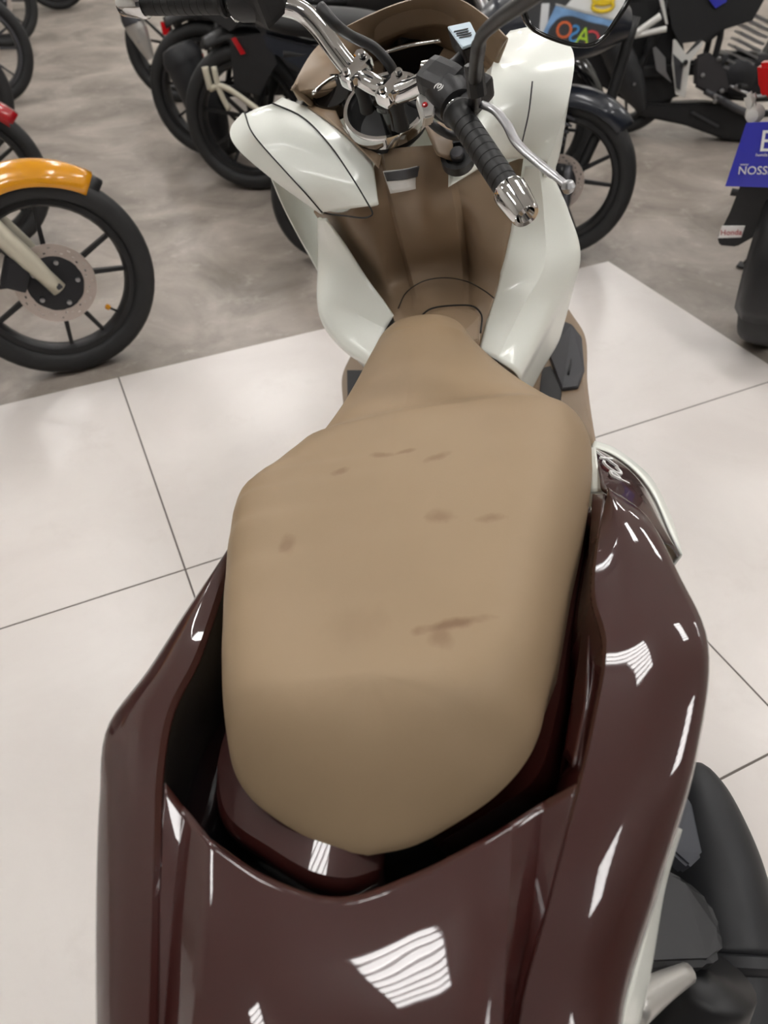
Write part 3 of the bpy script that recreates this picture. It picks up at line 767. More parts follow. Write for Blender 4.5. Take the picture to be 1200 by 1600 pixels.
# brake fluid reservoir with label
rb = [P(698, 42, z=1.092), P(735, 34, z=1.095), P(751, 66, z=1.082), P(722, 77, z=1.078)]
dwn = (AX * -.034) + SF * .004
res = prism('fluid_reservoir', rb, dwn, M_BLACK, hb, bev=.003)
lidp = [p.lerp(sum(rb, Vector()) / 4, .04) + AX * .0015 for p in rb]
M_LABEL = mat('pale_blue_label', (196, 214, 226), .45)
lb = prism('reservoir_label', lidp, AX * -.004, M_LABEL, hb, bev=.001)
ex = (lidp[1] - lidp[0]).normalized(); ey_ = (lidp[0] - lidp[3]).normalized()
cen = sum(lidp, Vector()) / 4
for k in range(4):
    box('label_line', (.022 - .003 * (k % 2), .0024, .0006), M_INK, hb, cen + ey_ * (.012 - .0075 * k) - ex * .002 + AX * .0008, axes(ex, ey_).to_3x3(), bev=0)
tube('reservoir_arm', [H(-.03, -.15, .118), P(708, 108, z=1.055), sum(rb, Vector()) / 4 + AX * -.03], .012, M_BLACK, hb, n=12, seg=10)
# cables
tube('brake_hose', [P(500, 10, z=1.15), P(522, 36, z=1.13), P(548, 56, z=1.105), P(585, 75, z=1.08), P(608, 100, z=1.055), P(622, 130, z=1.02)], .0075, M_BLACK, hb, n=30, seg=10)
tube('cable', [P(725, 195, z=1.0), P(700, 190, z=.985), P(668, 172, z=.98), P(640, 160, z=.97)], .005, M_BLACK, hb, n=20, seg=8)
tube('cable', [P(655, 140, z=1.02), P(668, 185, z=.985), P(700, 210, z=.965), P(722, 215, z=.955)], .006, M_BLACK, hb, n=20, seg=8)
lathe('cable_joint', [(0, -.012), (.010, -.010), (.012, 0), (.009, .010), (0, .012)], M_CHROME, hb, P(668, 108, z=1.045), (0, 1, .3), 14)
# mirror: black stem and a flat glass in a black shell
tube('mirror_stem', [P(742, 168, z=1.035), P(742, 130, z=1.075), P(746, 85, z=1.12), P(752, 58, z=1.142), P(780, 30, z=1.165), P(815, 6, z=1.185), P(850, -20, z=1.20)], lambda t: .0075 if t < .45 else .006, M_BLACK, hb, n=36, seg=10)
lathe('stem_nut', [(0, -.016), (.0105, -.016), (.0105, .016), (0, .016)], M_BLACK, hb, P(743, 125, z=1.08), (0, 0, 1), 8)
MIRD = 0.86
def along(px, py, depth):
    return CAM + ray(px, py) * depth
MIRC = along(895, 5, MIRD)                                   # world
POST = Vector((0.95, -2.35, 1.45))
mn = ((CAM - MIRC).normalized() + (POST - MIRC).normalized()).normalized()
mo = [(813, -45), (814, 0), (817, 28), (829, 47), (868, 66), (905, 75), (928, 73), (948, 58), (968, 30), (985, 2), (1000, -40), (985, -80), (900, -95), (830, -80)]
def on_mirror(px, py):
    d = ray(px, py); t = (MIRC - CAM).dot(mn) / d.dot(mn); return CAM + d * t
mw = [on_mirror(*p) for p in mo]
mwc = sum(mw, Vector()) / len(mw)
SI = SCOOT.inverted()
ml = spl([SI @ p for p in mw] + [SI @ mw[0]], 57)[:-1]
mlc = sum(ml, Vector()) / len(ml); nl = (SMI @ mn).normalized()
def ringm(k, d): return [mlc + (p - mlc) * k + nl * d for p in ml]
Vm = []; 
for k, d in ((.895, 0.0), (.91, .004), (.98, .006), (1.0, 0), (1.0, -.008), (.9, -.022), (.6, -.032), (.2, -.036)): Vm += ringm(k, d)
nm_ = len(ml); Fm = [(i * nm_ + j, i * nm_ + (j + 1) % nm_, (i + 1) * nm_ + (j + 1) % nm_, (i + 1) * nm_ + j) for i in range(7) for j in range(nm_)]
Fm.append(tuple(7 * nm_ + j for j in range(nm_)))
sh = mesh('mirror_shell', Vm, Fm, M_BLACKGLOSS, hb)
M_MIRROR = mat('mirror_glass', (215, 218, 220), 0.015, 1.0)
mesh('mirror_glass', ringm(.90, .0008), [tuple(range(nm_))], M_MIRROR, hb, smooth=False)

# ---- floorboards ----------------------------------------------------------
fo = PX([(872, 458, .40), (893, 490, .37), (913, 522, .34), (918, 600, .32), (926, 660, .32), (934, 705, .33)])
fi = PX([(845, 520, .37), (840, 555, .34), (832, 590, .32), (832, 620, .31), (850, 665, .31), (880, 705, .31)])
fm = mixr(fi, fo, .93, .004)
surf('floorboard', [fi, mixr(fi, fo, .12), fm, fo, off(fo, 0, .01, -.05)], 30, 16, M_BROWN, S, thick=.004, crease=[2, 3])
mt = [P(a, b, z=z + .008) for a, b, z in ((876, 499, .37), (894, 506, .36), (909, 526, .335), (913, 576, .325), (903, 604, .32), (878, 607, .318), (866, 580, .32), (856, 548, .335))]
prism('foot_mat', mt, (0, 0, -.01), mat('mat_grey', (62, 62, 66), .6), S, bev=.002)
m2 = [P(a, b, z=.325) for a, b in ((855, 552), (866, 582), (877, 608), (875, 640), (843, 612), (846, 580))]
prism('foot_mat', m2, (0, 0, -.01), M_RUBBER, S, bev=.002)
tube('mat_groove', [P(a, b, z=z) for a, b, z in ((883, 527, .352), (890, 545, .346), (892, 565, .340), (888, 585, .335))], .0025, M_DARK, S, n=12, seg=6)
gi = PX([(556, 582, .34), (553, 600, .33), (552, 625, .32)]); go = PX([(570, 566, .36), (600, 590, .33), (640, 620, .32)])
lo = [Vector((1.27, .26, .36)), Vector((1.2, .285, .34)), Vector((1.08, .275, .32)), Vector((.95, .265, .32)), Vector((.82, .25, .33))]
surf('floorboard', [[Vector((p.x, p.y - .11, p.z)) for p in lo], lo, off(lo, 0, -.01, -.05)], 24, 10, M_BROWN, S, thick=.004, crease=[1])
prism('foot_mat', [Vector((1.2, .27, .352)), Vector((1.1, .262, .338)), Vector((.95, .25, .333)), Vector((.9, .20, .333)), Vector((1.05, .19, .338)), Vector((1.18, .20, .352))], (0, 0, -.008), M_RUBBER, S)

# ---- wheels, engine, muffler (mostly under the body) ------------------------
R14 = .285
STR = Matrix.Rotation(-DEL, 4, Vector((-sin(RK), 0, cos(RK))))
wheel('front_wheel', S, (1.315, 0, R14), R14, .10, .19, 5, M_TYRE, M_GREY, disc=1, disc_r=.11, steer=Matrix.Rotation(-.6, 4, 'Z'))
wheel('rear_wheel', S, (0.0, 0, R14), R14, .12, .19, 5, M_TYRE, M_GREY)
for s in (1, -1):
    tube('fork_leg', [Vector((1.315, s * .075, R14)), Vector((1.12, s * .06, .66))], .02, M_BLACK, S, n=4, seg=14)
arc_fender('front_fender', S, (1.315, 0, R14), .315, .15, 20, 165, M_WHITE)
box('engine_case', (.40, .20, .22), M_ENGINE, S, (.18, .02, .32), bev=.03)
box('belt_cover', (.44, .06, .18), M_MUFF, S, (.14, .14, .32), bev=.02)
box('frame_body', (.85, .22, .24), M_BLACK, S, (.66, 0, .42), bev=.03)
box('seat_base', (.62, .28, .12), M_BLACK, S, (.10, 0, .58), bev=.02)
FCo = [[Vector((1.06, .27, .93)), Vector((1.22, .20, .90)), Vector((1.32, 0, .92)), Vector((1.22, -.20, .90)), Vector((1.06, -.27, .93))],
       [Vector((1.10, .27, .80)), Vector((1.30, .19, .76)), Vector((1.42, 0, .78)), Vector((1.30, -.19, .76)), Vector((1.10, -.26, .80))],
       [Vector((1.10, .24, .66)), Vector((1.30, .15, .64)), Vector((1.38, 0, .66)), Vector((1.30, -.15, .64)), Vector((1.10, -.24, .66))]]
surf('front_cowl', FCo, 30, 16, M_WHITE, S, thick=.004, flip=True)
box('floor_pan', (.46, .50, .05), M_BLACK, S, (1.06, 0, .275), bev=.015)
for s in (1, -1):
    surf('tunnel_side', [[Vector((1.16, s * .17, .66)), Vector((1.0, s * .125, .62)), Vector((.80, s * .115, .58)), Vector((.60, s * .13, .60)), Vector((.36, s * .17, .66))],
                         [Vector((1.20, s * .20, .48)), Vector((1.0, s * .155, .46)), Vector((.80, s * .145, .44)), Vector((.60, s * .155, .46)), Vector((.36, s * .19, .52))],
                         [Vector((1.24, s * .20, .31)), Vector((1.0, s * .17, .31)), Vector((.80, s * .165, .31)), Vector((.60, s * .16, .34)), Vector((.36, s * .17, .40))]], 24, 12, M_BROWN, S, thick=.004)
tube('side_stand', [Vector((.42, .10, .28)), Vector((.40, .20, .12)), Vector((.38, .225, .052))], .012, M_BLACK, S, n=8, seg=10)
# muffler with its guard and the parts around it
mpts = [P(1086, 1192, z=.40), P(1090, 1230, z=.39), P(1100, 1290, z=.375), P(1115, 1360, z=.36), P(1128, 1430, z=.345), P(1138, 1490, z=.335)]
tube('muffler', mpts, lambda t: .008 + .048 * sin(min(1, t * 1.25) ** .7 * pi / 2), M_MUFF, S, n=30, seg=28)
ma = (mpts[-1] - mpts[-2]).normalized()
lathe('muffler_cap', [(.052, 0), (.059, .004), (.060, .014), (.055, .02), (.050, .022), (.050, .06), (.045, .09), (.03, .10), (0, .10)], M_MUFF, S, mpts[-1] + ma * -.002, ma, 28)
gp = [P(1062, 1235, z=.47), P(1082, 1250, z=.47), P(1100, 1335, z=.465), P(1078, 1356, z=.465), P(1050, 1330, z=.47)]
prism('muffler_guard', gp, (0, .01, -.02), mat('guard_grey', (70, 72, 80), .45), S, bev=.003)
gb = [P(1032, 1350, z=.48), P(1075, 1372, z=.48), P(1112, 1405, z=.475), P(1130, 1450, z=.47), P(1133, 1490, z=.465), P(1110, 1508, z=.465), P(1000, 1512, z=.48), P(1010, 1420, z=.485)]
prism('hugger', gb, (0, .015, -.06), mat('hugger_grey', (58, 58, 60), .55), S, bev=.006)
tube('grab_bracket', [P(985, 1575, z=.52), P(1030, 1545, z=.50), P(1075, 1520, z=.48)], lambda t: .017 - .008 * t, M_SILVER, S, n=10, seg=12)
tube('rear_shock', [P(1105, 1520, z=.44), P(1078, 1600, z=.40), P(1050, 1680, z=.34)], .045, M_BLACK, S, n=10, seg=20)

# ================================================================== THE OTHER MOTORCYCLES
def moto(name, label, rear, heading, wb=1.26, r=.29, lean=6, tank=M_BLACKGLOSS, fend=M_BLACKGLOSS, side=M_BLACK, fork=M_CREAM, rim=M_BLACK, muff=M_MUFF, muffcap=M_ALU,
         nsp=5, disc=-1, disc_r=.11, steer=0.0, front=True, rearend=True, pegs=M_SILVER, anchor='rear', tw=.095, muff_r=.052, engine=M_ENGINE, finned=True, valve=None,
         muff_up=.18, rr=None, fend_a=(-4, 118), seatz=.78, body=True, muff_pts=None, fork_r=.021, bw=.36, muff_px=None, shield=True, tail=True, rf=(60, 195)):
    """a street motorcycle; its frame: x forward from the rear axle, y left, z up. rear = ground point of the anchored wheel"""
    a = radians(heading)
    base = Vector(rear); base.z = 0
    if anchor == 'front': base = base - Vector((cos(a), sin(a), 0)) * wb
    MW = Matrix.Translation(base) @ Matrix.Rotation(a, 4, 'Z') @ Matrix.Rotation(radians(-lean), 4, 'X')
    B = empty(name, MW, label, 'motorcycle', None)
    rr = rr or r
    bpy.context.view_layer.update()
    if front:
        rot = Matrix.Rotation(steer, 4, 'Z')
        wheel('front_wheel', B, (wb, 0, r), r, tw, r * .765, nsp, M_TYRE, rim, disc=disc, disc_r=disc_r, steer=rot, valve=valve)
        pv = Vector((wb, 0, r))
        R3 = Matrix.Rotation(steer, 3, 'Z')
        fr = Vector((-.47, 0, .88))
        for s in (1, -1):
            A0 = pv + R3 @ Vector((.004, s * .082, -.012)); A1 = pv + R3 @ (Vector((-.012, s * .082, .0)) + fr * .36); A2 = pv + R3 @ (Vector((-.012, s * .082, .0)) + fr * .66)
            tube('fork_slider', [A0, A0.lerp(A1, .5), A1], lambda t: .8 * fork_r if t < .15 else fork_r, fork, B, n=8, seg=14)
            tube('fork_tube', [A1, A2], .015, M_ALU, B, n=3, seg=12)
            lathe('axle_nut', [(0, .008), (.006, .008), (.008, .005), (.012, .004), (.012, 0)], M_GREY, B, A0 + R3 @ Vector((0, s * .016, .012)), R3 @ Vector((0, s, 0)), 6)
        fd = arc_fender('front_fender', B, (0, 0, 0), r + .022, tw + .055, fend_a[0] + 28, fend_a[1] + 28, fend, drop=.05, n=24)
        fd.matrix_local = Matrix.Translation(pv) @ rot
        if disc:
            box('brake_caliper', (.07, .045, .09), M_ENGINE, B, pv + R3 @ Vector((-.095, disc * .075, .055)), R3 @ Matrix.Rotation(.5, 3, 'Y'), bev=.012)
            tube('brake_line', [pv + R3 @ Vector((-.09, disc * .085, .09)), pv + R3 @ Vector((-.16, disc * .09, .25)), pv + R3 @ Vector((-.26, disc * .07, .52))], .005, M_BLACK, B, n=12, seg=6)
        hp = pv + R3 @ (fr * .72)
        if body:
            tube('handlebar', [hp + R3 @ Vector((-.13, bw, .10)), hp + R3 @ Vector((-.04, bw * .6, .10)), hp + R3 @ Vector((.0, .06, .03)), hp + R3 @ Vector((.0, -.06, .03)), hp + R3 @ Vector((-.04, -bw * .6, .10)), hp + R3 @ Vector((-.13, -bw, .10))], .011, M_BLACK, B, n=30, seg=8)
            lathe('headlight', [(0, .10), (.05, .095), (.08, .07), (.085, .05), (.07, -.02), (0, -.05)], M_BLACKGLOSS, B, hp + R3 @ Vector((.06, 0, -.10)), R3 @ Vector((1, 0, 0)), 20)
    if rearend:
        wheel('rear_wheel', B, (0, 0, rr), rr, tw + .012, rr * .765, nsp, M_TYRE, rim, disc=0)
        for s in (1, -1):
            box('swingarm', (.48, .028, .05), M_BLACK, B, (.22, s * .10, rr + .02), Matrix.Rotation(-.05, 3, 'Y'), bev=.008)
            tube('shock_absorber', [Vector((.06, s * .125, rr + .03)), Vector((.14, s * .125, rr + .33))], lambda t: .026 if .25 < t < .9 else .014, M_BLACK, B, n=16, seg=12)
        arc_fender('rear_fender', B, (0, 0, rr), rr + .05, .14, rf[0], rf[1], side, drop=.04, n=22)
        # exhaust on the right
        p = [Vector((.86, -.08, rr + .10)), Vector((.84, -.13, .18)), Vector((.66, -.15, .14)), Vector((.40, -.155, rr - .06))]
        tube('exhaust_pipe', p, .018, M_GREY, B, n=20, seg=12)
        if muff_px: muff_pts = [bike_pt(B, *q[:2], y=q[2]) for q in muff_px]
        m0, m1 = muff_pts or (Vector((.42, -.165, rr - .06)), Vector((-.16, -.175, rr - .06 + muff_up))); md = (m1 - m0).normalized(); L_ = (m1 - m0).length
        lathe('muffler', [(0, 0), (.022, 0), (muff_r * .72, .08), (muff_r, .16), (muff_r, L_ - .10), (muff_r * .98, L_ - .07), (0, L_ - .07)], muff, B, m0, md, 26)
        lathe('muffler_cap', [(0, 0), (muff_r * 1.03, 0), (muff_r * 1.03, .03), (muff_r * .8, .07), (muff_r * .35, .08), (muff_r * .3, .06), (0, .06)], muffcap, B, m0 + md * (L_ - .072), md, 26)
        if shield: box('heat_shield', (.24, .02, .06), muff, B, m0.lerp(m1, .55) + Vector((0, -muff_r, .012)), Matrix.Rotation(atan2(muff_up, .58), 3, 'Y'), bev=.008)
        lathe('shield_bolt', [(0, .006), (.006, .005), (.008, 0)], M_ALU, B, m0.lerp(m1, .32) + Vector((0, -muff_r - .008, .012)), (0, -1, 0), 8)
        # tail
        if body and tail:
            box('tail_light', (.05, .15, .06), M_LENSR, B, (-.20, 0, seatz - .03), bev=.015)
            for s in (1, -1):
                tube('indicator_stem', [Vector((-.18, s * .06, seatz - .06)), Vector((-.19, s * .13, seatz - .06))], .008, M_BLACK, B, n=3, seg=8)
                lathe('indicator', [(0, -.03), (.016, -.026), (.026, 0), (.016, .03), (0, .034)], M_LENSC, B, (-.195, s * .155, seatz - .06), (-1, 0, 0), 14)
    if body:
        # engine, frame, tank, seat
        box('crankcase', (.34, .22, .20), engine, B, (.62, 0, .30), bev=.035)
        lathe('clutch_cover', [(0, .03), (.06, .03), (.085, .018), (.09, 0)], engine, B, (.56, -.105, .30), (0, -1, 0), 24)
        for k in range(6):
            an = 2 * pi * k / 6
            lathe('case_bolt', [(0, .005), (.005, .005), (.007, 0)], M_ALU, B, (.56 + .075 * cos(an), -.118, .30 + .075 * sin(an)), (0, -1, 0), 6)
        cy = Matrix.Rotation(.35, 3, 'Y')
        box('cylinder', (.10, .11, .20), engine, B, (.76, 0, .46), cy, bev=.015)
        if finned:
            for k in range(8): box('cooling_fin', (.16, .19, .008), M_GREY, B, Vector((.76, 0, .46)) + cy @ Vector((0, 0, -.08 + .022 * k)), cy, bev=.002)
        tube('frame_tube', [Vector((1.05, 0, .80)), Vector((.98, 0, .45)), Vector((.85, 0, .22)), Vector((.5, 0, .20))], .02, M_BLACK, B, n=16, seg=10)
        for s in (1, -1):
            tube('frame_tube', [Vector((.42, s * .10, .30)), Vector((.40, s * .11, .55)), Vector((.1, s * .10, .70)), Vector((-.15, s * .08, .72))], .016, M_BLACK, B, n=16, seg=8)
        tank_rails = [[Vector((.48, y * .75, .74 + .02)), Vector((.62, y, .78)), Vector((.82, y * 1.05, .82)), Vector((1.0, y * .7, .80))] for y in (.15, .0, -.15)]
        tk = [[Vector((x, w * cos(t), zc + hh * sin(t))) for x, w, zc, hh in ((.46, .08, .74, .03), (.56, .13, .77, .09), (.72, .155, .80, .13), (.90, .14, .80, .12), (1.02, .07, .78, .05))] for t in [2 * pi * k / 12 for k in range(13)]]
        surf('fuel_tank', tk, 24, 40, tank, B, thick=0)
        st_ = [[Vector((x, w * cos(t), zc + hh * sin(t) * (1.0 if sin(t) > 0 else .6))) for x, w, zc, hh in ((-.24, .05, seatz + .03, .02), (-.14, .11, seatz + .02, .05), (.1, .13, seatz, .06), (.3, .125, seatz - .03, .055), (.48, .09, seatz - .03, .05), (.55, .03, seatz - .02, .02))] for t in [2 * pi * k / 12 for k in range(13)]]
        surf('seat', st_, 28, 36, M_RUBBER, B, thick=0)
        for s in (1, -1):
            prism('side_cover', [Vector((.06, s * .105, .70)), Vector((.46, s * .115, .72)), Vector((.50, s * .12, .56)), Vector((.36, s * .12, .44)), Vector((.22, s * .115, .52))], (0, s * .022, 0), side, B, bev=.008)
            prism('tail_panel', [Vector((.1, s * .11, .71)), Vector((-.12, s * .10, .76)), Vector((-.22, s * .07, .78)), Vector((-.2, s * .07, .73)), Vector((-.02, s * .10, .64))], (0, s * .014, 0), tank, B, bev=.004)
            # pillion peg bracket and rider peg
            prism('peg_bracket', [Vector((.34, s * .14, .50)), Vector((.365, s * .14, .51)), Vector((.27, s * .165, .37)), Vector((.30, s * .165, .30)), Vector((.27, s * .165, .30)), Vector((.24, s * .165, .37))], (0, s * .012, 0), pegs, B, bev=.003)
            tube('foot_peg', [Vector((.56, s * .12, .26)), Vector((.56, s * .27, .27))], .014, M_RUBBER, B, n=4, seg=10)
            tube('foot_peg', [Vector((.27, s * .17, .36)), Vector((.25, s * .26, .37))], .012, M_RUBBER, B, n=4, seg=10)
        tube('side_stand', [Vector((.56, .09, .20)), Vector((.53, .17, .08)), Vector((.50, .20, .028))], .011, M_BLACK, B, n=6, seg=8)
        box('stand_foot', (.05, .04, .008), M_BLACK, B, (.49, .205, .026), Matrix.Rotation(radians(lean), 3, 'X'), bev=.002)
        tube('brake_pedal', [Vector((.52, -.13, .26)), Vector((.66, -.17, .22)), Vector((.74, -.17, .24))], .008, M_ALU, B, n=8, seg=8)
    return B

def bike_pt(B, px, py, y=None, x=None):
    """point in a bike's frame seen at a pixel, on a plane of constant y or x of that bike"""
    I = B.matrix_world.inverted(); c = I @ CAM; d = I.to_3x3() @ ray(px, py)
    t = (y - c.y) / d.y if y is not None else (x - c.x) / d.x
    return c + d * t
def trace(B, name, pts, material, y=None, x=None, th=.012, bev=.002):
    q = [bike_pt(B, a, b, y=y, x=x) for a, b in pts]
    return prism(name, q, (0, th, 0) if y is not None else (th, 0, 0), material, B, bev=bev)
def rod(B, name, pts, r, material, y=None, x=None):
    return tube(name, [bike_pt(B, a, b, y=y, x=x) for a, b in pts], r, material, B, n=max(4, 4 * len(pts)), seg=10)

# row beyond the scooter, rear ends towards the aisle
V3 = Vector
B1 = moto('motorcycle', 'black motorcycle with a bright silver muffler, farthest of the row beyond the scooter', G(285, 159), -8, bw=.26, muff=M_SILVER, muffcap=M_GREY, lean=7, muff_r=.062, r=.3, muff_px=((236, 92, -.17), (199, 14, -.2)), tail=False, shield=False, rf=(60, 120))
B2 = moto('motorcycle', 'black motorcycle with a big matt black muffler next to the silver muffler one', G(340, 244), -8, bw=.22, lean=7, muff_r=.092, r=.3, muffcap=M_MUFF, muff_px=((352, 232, -.17), (276, 72, -.19)), tail=False, shield=False, rf=(60, 120))
B3 = moto('motorcycle', 'black motorcycle with silver tube peg brackets behind the white glovebox', G(402, 294), -8, bw=.22, lean=7, r=.3, muffcap=M_MUFF, tank=M_BLACK, muff_pts=(V3((.42, -.17, .22)), V3((.05, -.18, .30))), tail=False, rf=(60, 120))
B4 = moto('motorcycle', 'dark blue motorcycle with thin spoked front wheel and steel brake disc behind the scooter', G(858, 398), 2, wb=.85, r=.285, rr=.25, lean=7, steer=-.3, anchor='front', tank=M_NAVY, side=M_NAVY, fend=M_NAVY, fend_a=(12, 95), nsp=4, disc_r=.10, rf=(60, 130), tail=False)
rod(B3, 'peg_bracket', [(320, 104), (329, 140)], .014, M_CREAM, y=-.20)
rod(B3, 'peg_bracket', [(334, 104), (342, 138), (358, 172)], .012, M_CREAM, y=-.20)
rod(B3, 'peg_bracket', [(328, 140), (344, 134), (410, 176)], .012, M_CREAM, y=-.20)
trace(B3, 'side_cover', [(358, 60), (420, 50), (432, 100), (405, 150), (366, 140)], M_BLACK, y=-.17)
trace(B3, 'red_sticker', [(361, 60), (368, 58), (384, 84), (376, 86)], M_RED, y=-.19, th=.003, bev=0)
trace(B2, 'red_reflector', [(308, 80), (316, 84), (318, 98), (309, 96)], M_LENSR, y=-.14, th=.02)
trace(B1, 'red_panel', [(250, 34), (266, 34), (262, 56), (254, 54)], M_LENSR, y=-.13, th=.02)
# second row on the right
B5 = moto('motorcycle', 'black motorcycle with finned engine and silver footpeg bracket', G(958, 210), -8, lean=7, r=.3, muff_r=.072, pegs=M_BLACK, tank=M_BLACKGLOSS, finned=False, muff_px=((1004, 172, -.17), (948, 44, -.2)), shield=False, tail=False, rf=(60, 120))
trace(B5, 'inner_fender', [(900, 20), (960, 5), (1046, -4), (1062, 150), (1000, 170), (960, 148), (915, 118)], M_BLACK, y=-.07, th=.02, bev=.004)
trace(B5, 'footpeg_bracket', [(1052, 62), (1056, 62), (1073, 86), (1098, 65), (1099, 69), (1079, 95), (1071, 152), (1056, 148), (1050, 100)], M_LIGHTMETAL, y=-.19)
trace(B5, 'bracket_plate', [(1052, 84), (1068, 100), (1063, 142), (1057, 138)], M_GREY, y=-.203)
trace(B5, 'heel_guard', [(1020, 75), (1025, 73), (1040, 90), (1041, 112), (1050, 130), (1026, 110)], M_ALU, y=-.19)
rod(B5, 'peg_rod', [(991, 54), (1032, 25)], .016, M_LIGHTMETAL, y=-.2)
rod(B5, 'peg_rod', [(991, 56), (1041, 45)], .014, M_LIGHTMETAL, y=-.2)
trace(B5, 'peg_tip', [(980, 30), (984, 29), (993, 52), (987, 58), (982, 50)], M_LIGHTMETAL, y=-.2)
trace(B5, 'trim_strip', [(1029, -6), (1036, -6), (1044, 38), (1040, 38)], M_LIGHTMETAL, y=-.17)
trace(B5, 'frame_cover', [(1042, -10), (1200, -10), (1176, 32), (1120, 50), (1100, 64), (1062, 68), (1050, 45)], M_BLACK, y=-.16)
trace(B5, 'blue_decal', [(1102, -8), (1136, -8), (1135, 3), (1118, 13)], M_BLUE, y=-.178, th=.004, bev=0)
trace(B5, 'engine_cover', [(1086, 88), (1108, 80), (1134, 108), (1142, 142), (1112, 150), (1084, 135)], mat('cover_grey', (66, 64, 66), .4, .4), y=-.17, th=.03, bev=.012)
trace(B5, 'belly_pan', [(985, 158), (1040, 162), (1100, 160), (1150, 165), (1186, 200), (1176, 224), (1130, 218), (1070, 196), (1000, 182)], M_BLACK, y=-.10, th=.12, bev=.012)
trace(B5, 'belly_pan_stripe', [(1078, 176), (1084, 174), (1124, 196), (1122, 200)], M_GREY, y=-.115, th=.01, bev=0)
for k in range(9):
    t = k / 8
    ax_, ay_ = 1150 + 42 * t, 112 - 84 * t
    trace(B5, 'cooling_fin', [(ax_ - 17, ay_ - 10), (ax_ + 19, ay_ + 8), (ax_ + 17, ay_ + 12), (ax_ - 19, ay_ - 6)], M_ALU, y=-.13, th=.14, bev=0)
for q in ((1123, 92), (1150, 136), (1128, 142), (1118, 150), (1117, 158), (1098, 118), (920, 108)):
    lathe('case_bolt', [(0, .008), (.009, .006), (.012, 0)], M_ALU, B5, bike_pt(B5, *q, y=-.18), (0, -1, 0), 8)
B6 = moto('motorcycle', 'motorcycle with red tail light and blue cardboard plate on concrete', G(1196, 525), 55, lean=5, r=.3, tank=M_BLACKGLOSS, tw=.12, muff_up=.1)
XP = -.26
pl = trace(B6, 'cardboard_plate', [(1166, 192), (1262, 188), (1250, 294), (1133, 291)], M_BLUE, x=XP, th=.004, bev=0)
def on_plate(px, py): return bike_pt(B6, px, py, x=XP - .003)
o0, o1, o2 = on_plate(1150, 270), on_plate(1200, 270), on_plate(1160, 240)
text('plate_lettering', 'NOSSPOR', .030, M_PAPER, pl, axes(o1 - o0, o2 - o0, on_plate(1194, 267)), extrude=.0006)
text('plate_small_print', 'www', .010, M_PAPER, pl, axes(o1 - o0, o2 - o0, on_plate(1163, 257)), extrude=.0004)
text('plate_emblem', 'E', .075, M_PAPER, pl, axes(o1 - o0, o2 - o0, on_plate(1198, 222)), extrude=.0006)
text('plate_small_print', 'honda', .012, M_PAPER, pl, axes(o1 - o0, o2 - o0, on_plate(1190, 242)), extrude=.0004)
trace(B6, 'mudguard_flap', [(1158, 286), (1236, 286), (1222, 330), (1182, 368), (1150, 386), (1124, 384), (1120, 372), (1140, 332)], M_BLACK, x=XP + .03, th=.012, bev=.004)
fs = trace(B6, 'flap_sticker', [(1128, 353), (1164, 353), (1158, 371), (1122, 372)], M_PAPER, x=XP + .026, th=.003, bev=0)
q0, q1, q2 = [bike_pt(B6, *q, x=XP + .022) for q in ((1125, 364), (1160, 363), (1130, 355))]
text('sticker_lettering', 'Honda', .022, M_RED, fs, axes(q1 - q0, q2 - q0, (q0 + q1) / 2), extrude=.0004)
trace(B6, 'tail_lens', [(1181, 100), (1240, 96), (1240, 152), (1192, 156), (1184, 140)], M_LENSR, x=XP + .03, th=.05, bev=.01)
trace(B6, 'turn_signal', [(1160, 150), (1176, 142), (1181, 160), (1174, 182), (1164, 172)], M_LENSC, x=XP + .04, th=.03, bev=.008)
# left row, front wheels towards the aisle
B7 = moto('motorcycle', 'yellow motorcycle with drilled front brake disc at the tile edge', G(132, 574), 26, anchor='front', lean=7, r=.298, tank=M_YELLOW, fend=M_YELLOW, valve=-.75, nsp=4, disc_r=.115, tw=.085, fork_r=.029, fend_a=(26, 118))
ln = arc_fender('fender_liner', B7, (0, 0, 0), .314, .125, 48, 150, M_BLACK, drop=.075, n=22)
ln.matrix_local = Matrix.Translation((1.26, 0, .298))
B8 = moto('motorcycle', 'motorcycle with a dark red front fender beside the yellow one', G(2, 392), 28, anchor='front', lean=7, r=.279, tank=M_RED, fend=M_RED, fend_a=(12, 118), bw=.3)
B9 = moto('motorcycle', 'black motorcycle next to the red fendered one, beyond the yellow one', G(-42, 250), 28, anchor='front', lean=7, r=.3, fend_a=(40, 100), bw=.3)
B10 = moto('motorcycle', 'black motorcycle with grey spoked front wheel, third beyond the yellow one', G(-2, 165), 28, anchor='front', lean=7, r=.3, rim=M_GREY, fend_a=(40, 100), bw=.3)
B11 = moto('motorcycle', 'black motorcycle at the far end of the row that the yellow one starts', G(16, 74), 28, anchor='front', lean=7, r=.3, fend_a=(40, 100), bw=.3)
B12 = moto('motorcycle', 'black motorcycle with silver exhaust pipe standing far off by the aisle', G(96, 14), 200, lean=8, r=.3, muff=M_SILVER)

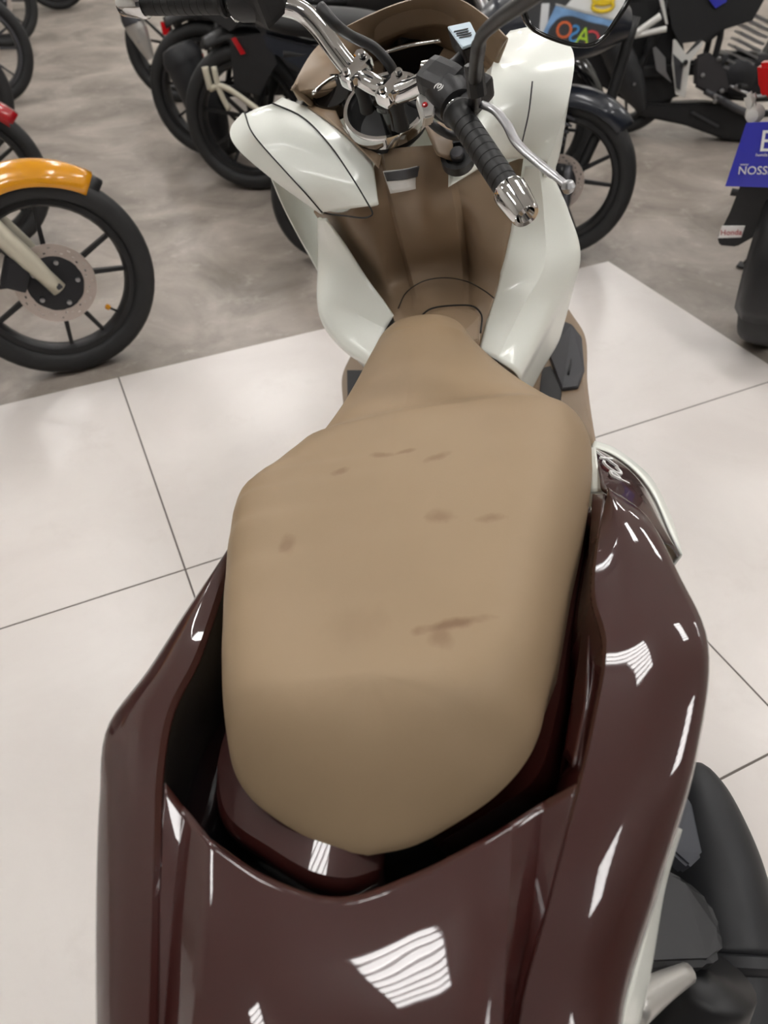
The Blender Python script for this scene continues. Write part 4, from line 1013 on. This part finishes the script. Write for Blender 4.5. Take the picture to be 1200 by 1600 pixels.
# ================================================================== BOARD BEHIND THE PHOTOGRAPHER (seen in the mirror)
pdir = (MIRC - POST); pdir.z = 0; pdir.normalize()
PBM = axes(Vector((-pdir.y, pdir.x, 0)), Vector((0, 0, 1)), Vector((POST.x, POST.y, 0)))
PB = empty('display_board', PBM, 'white framed display board with blue picture and coloured letters on a dark badge', 'board')
PBI = PBM.inverted()
def on_board(px, py, lift=0.0):
    """place on the board that the mirror shows at a pixel"""
    m = on_mirror(px, py); d = (m - CAM).normalized(); r = d - mn * (2 * d.dot(mn))
    c = PBI @ m; q = PBI.to_3x3() @ r
    p = c + q * ((lift - c.z) / q.z)
    return Vector((p.x, p.y, lift))
corn = [on_board(*q) for q in ((838, 58), (900, -6), (1010, 45), (960, 110))]
bx0, bx1 = min(p.x for p in corn), max(p.x for p in corn); by0, by1 = min(p.y for p in corn), max(p.y for p in corn)
prism('panel', [on_board(q[0], q[1], 0.0) for q in ((836, 60), (900, -8), (905, -70), (1060, -20), (1010, 130))], (0, 0, -.03), M_PAPER, PB)
prism('picture', [on_board(q[0], q[1], .004) for q in ((843, 62), (868, 9), (960, 33), (1000, 60), (960, 110))], (0, 0, -.003), mat('picture_blue', (120, 160, 205), .5, var=.3, vscale=14), PB)
badge = spl([on_board(q[0], q[1], .008) for q in ((852, 62), (860, 42), (874, 28), (892, 25), (920, 34), (955, 44), (970, 70), (930, 100), (880, 85), (852, 62))], 40)[:-1]
prism('badge', badge, (0, 0, -.003), mat('badge_dark', (44, 44, 46), .5), PB)
prism('frame_line', [on_board(q[0], q[1], .006) for q in ((868, 5), (966, 31), (966, 34), (868, 8))], (0, 0, -.003), M_SILVER, PB)
for ch, q, m_ in (('O', (881, 48), mat('print_orange', (232, 104, 38), .5)), ('S', (897, 54), mat('print_blue', (70, 150, 215), .5)), ('A', (911, 58), mat('print_green', (176, 214, 40), .5)), ('C', (926, 63), mat('print_red', (214, 60, 70), .5))):
    h_ = (on_board(q[0] + 3, q[1] - 11) - on_board(q[0] - 3, q[1] + 11)).length
    upv = on_board(q[0] + 3, q[1] - 11) - on_board(q[0] - 3, q[1] + 11)
    rt = Vector((upv.y, -upv.x, 0))
    text('badge_letter', ch, h_ * 1.75, m_, PB, axes(rt, upv, on_board(q[0], q[1], .010)), extrude=.001)
M_YPRINT = mat('print_yellow', (240, 205, 20), .5)
yc = on_board(943, -2, .004)
for k in range(2):
    tube('yellow_print', [yc + Vector((.05 * cos(a), -.03 * k + .022 * sin(a), .004)) for a in [2 * pi * i / 16 for i in range(17)]], .009, M_YPRINT, PB, straight=True, seg=6)
zmin = min(p.y for p in corn)
cxb = sum(p.x for p in corn) / 4
for s in (-.25, .25):
    box('post', (.04, zmin + .3, .03), M_FIX, PB, (cxb + s, (zmin + .3) / 2, -.05), bev=.003)
    box('foot', (.05, .03, .40), M_FIX, PB, (cxb + s, .015, -.05), bev=.003)
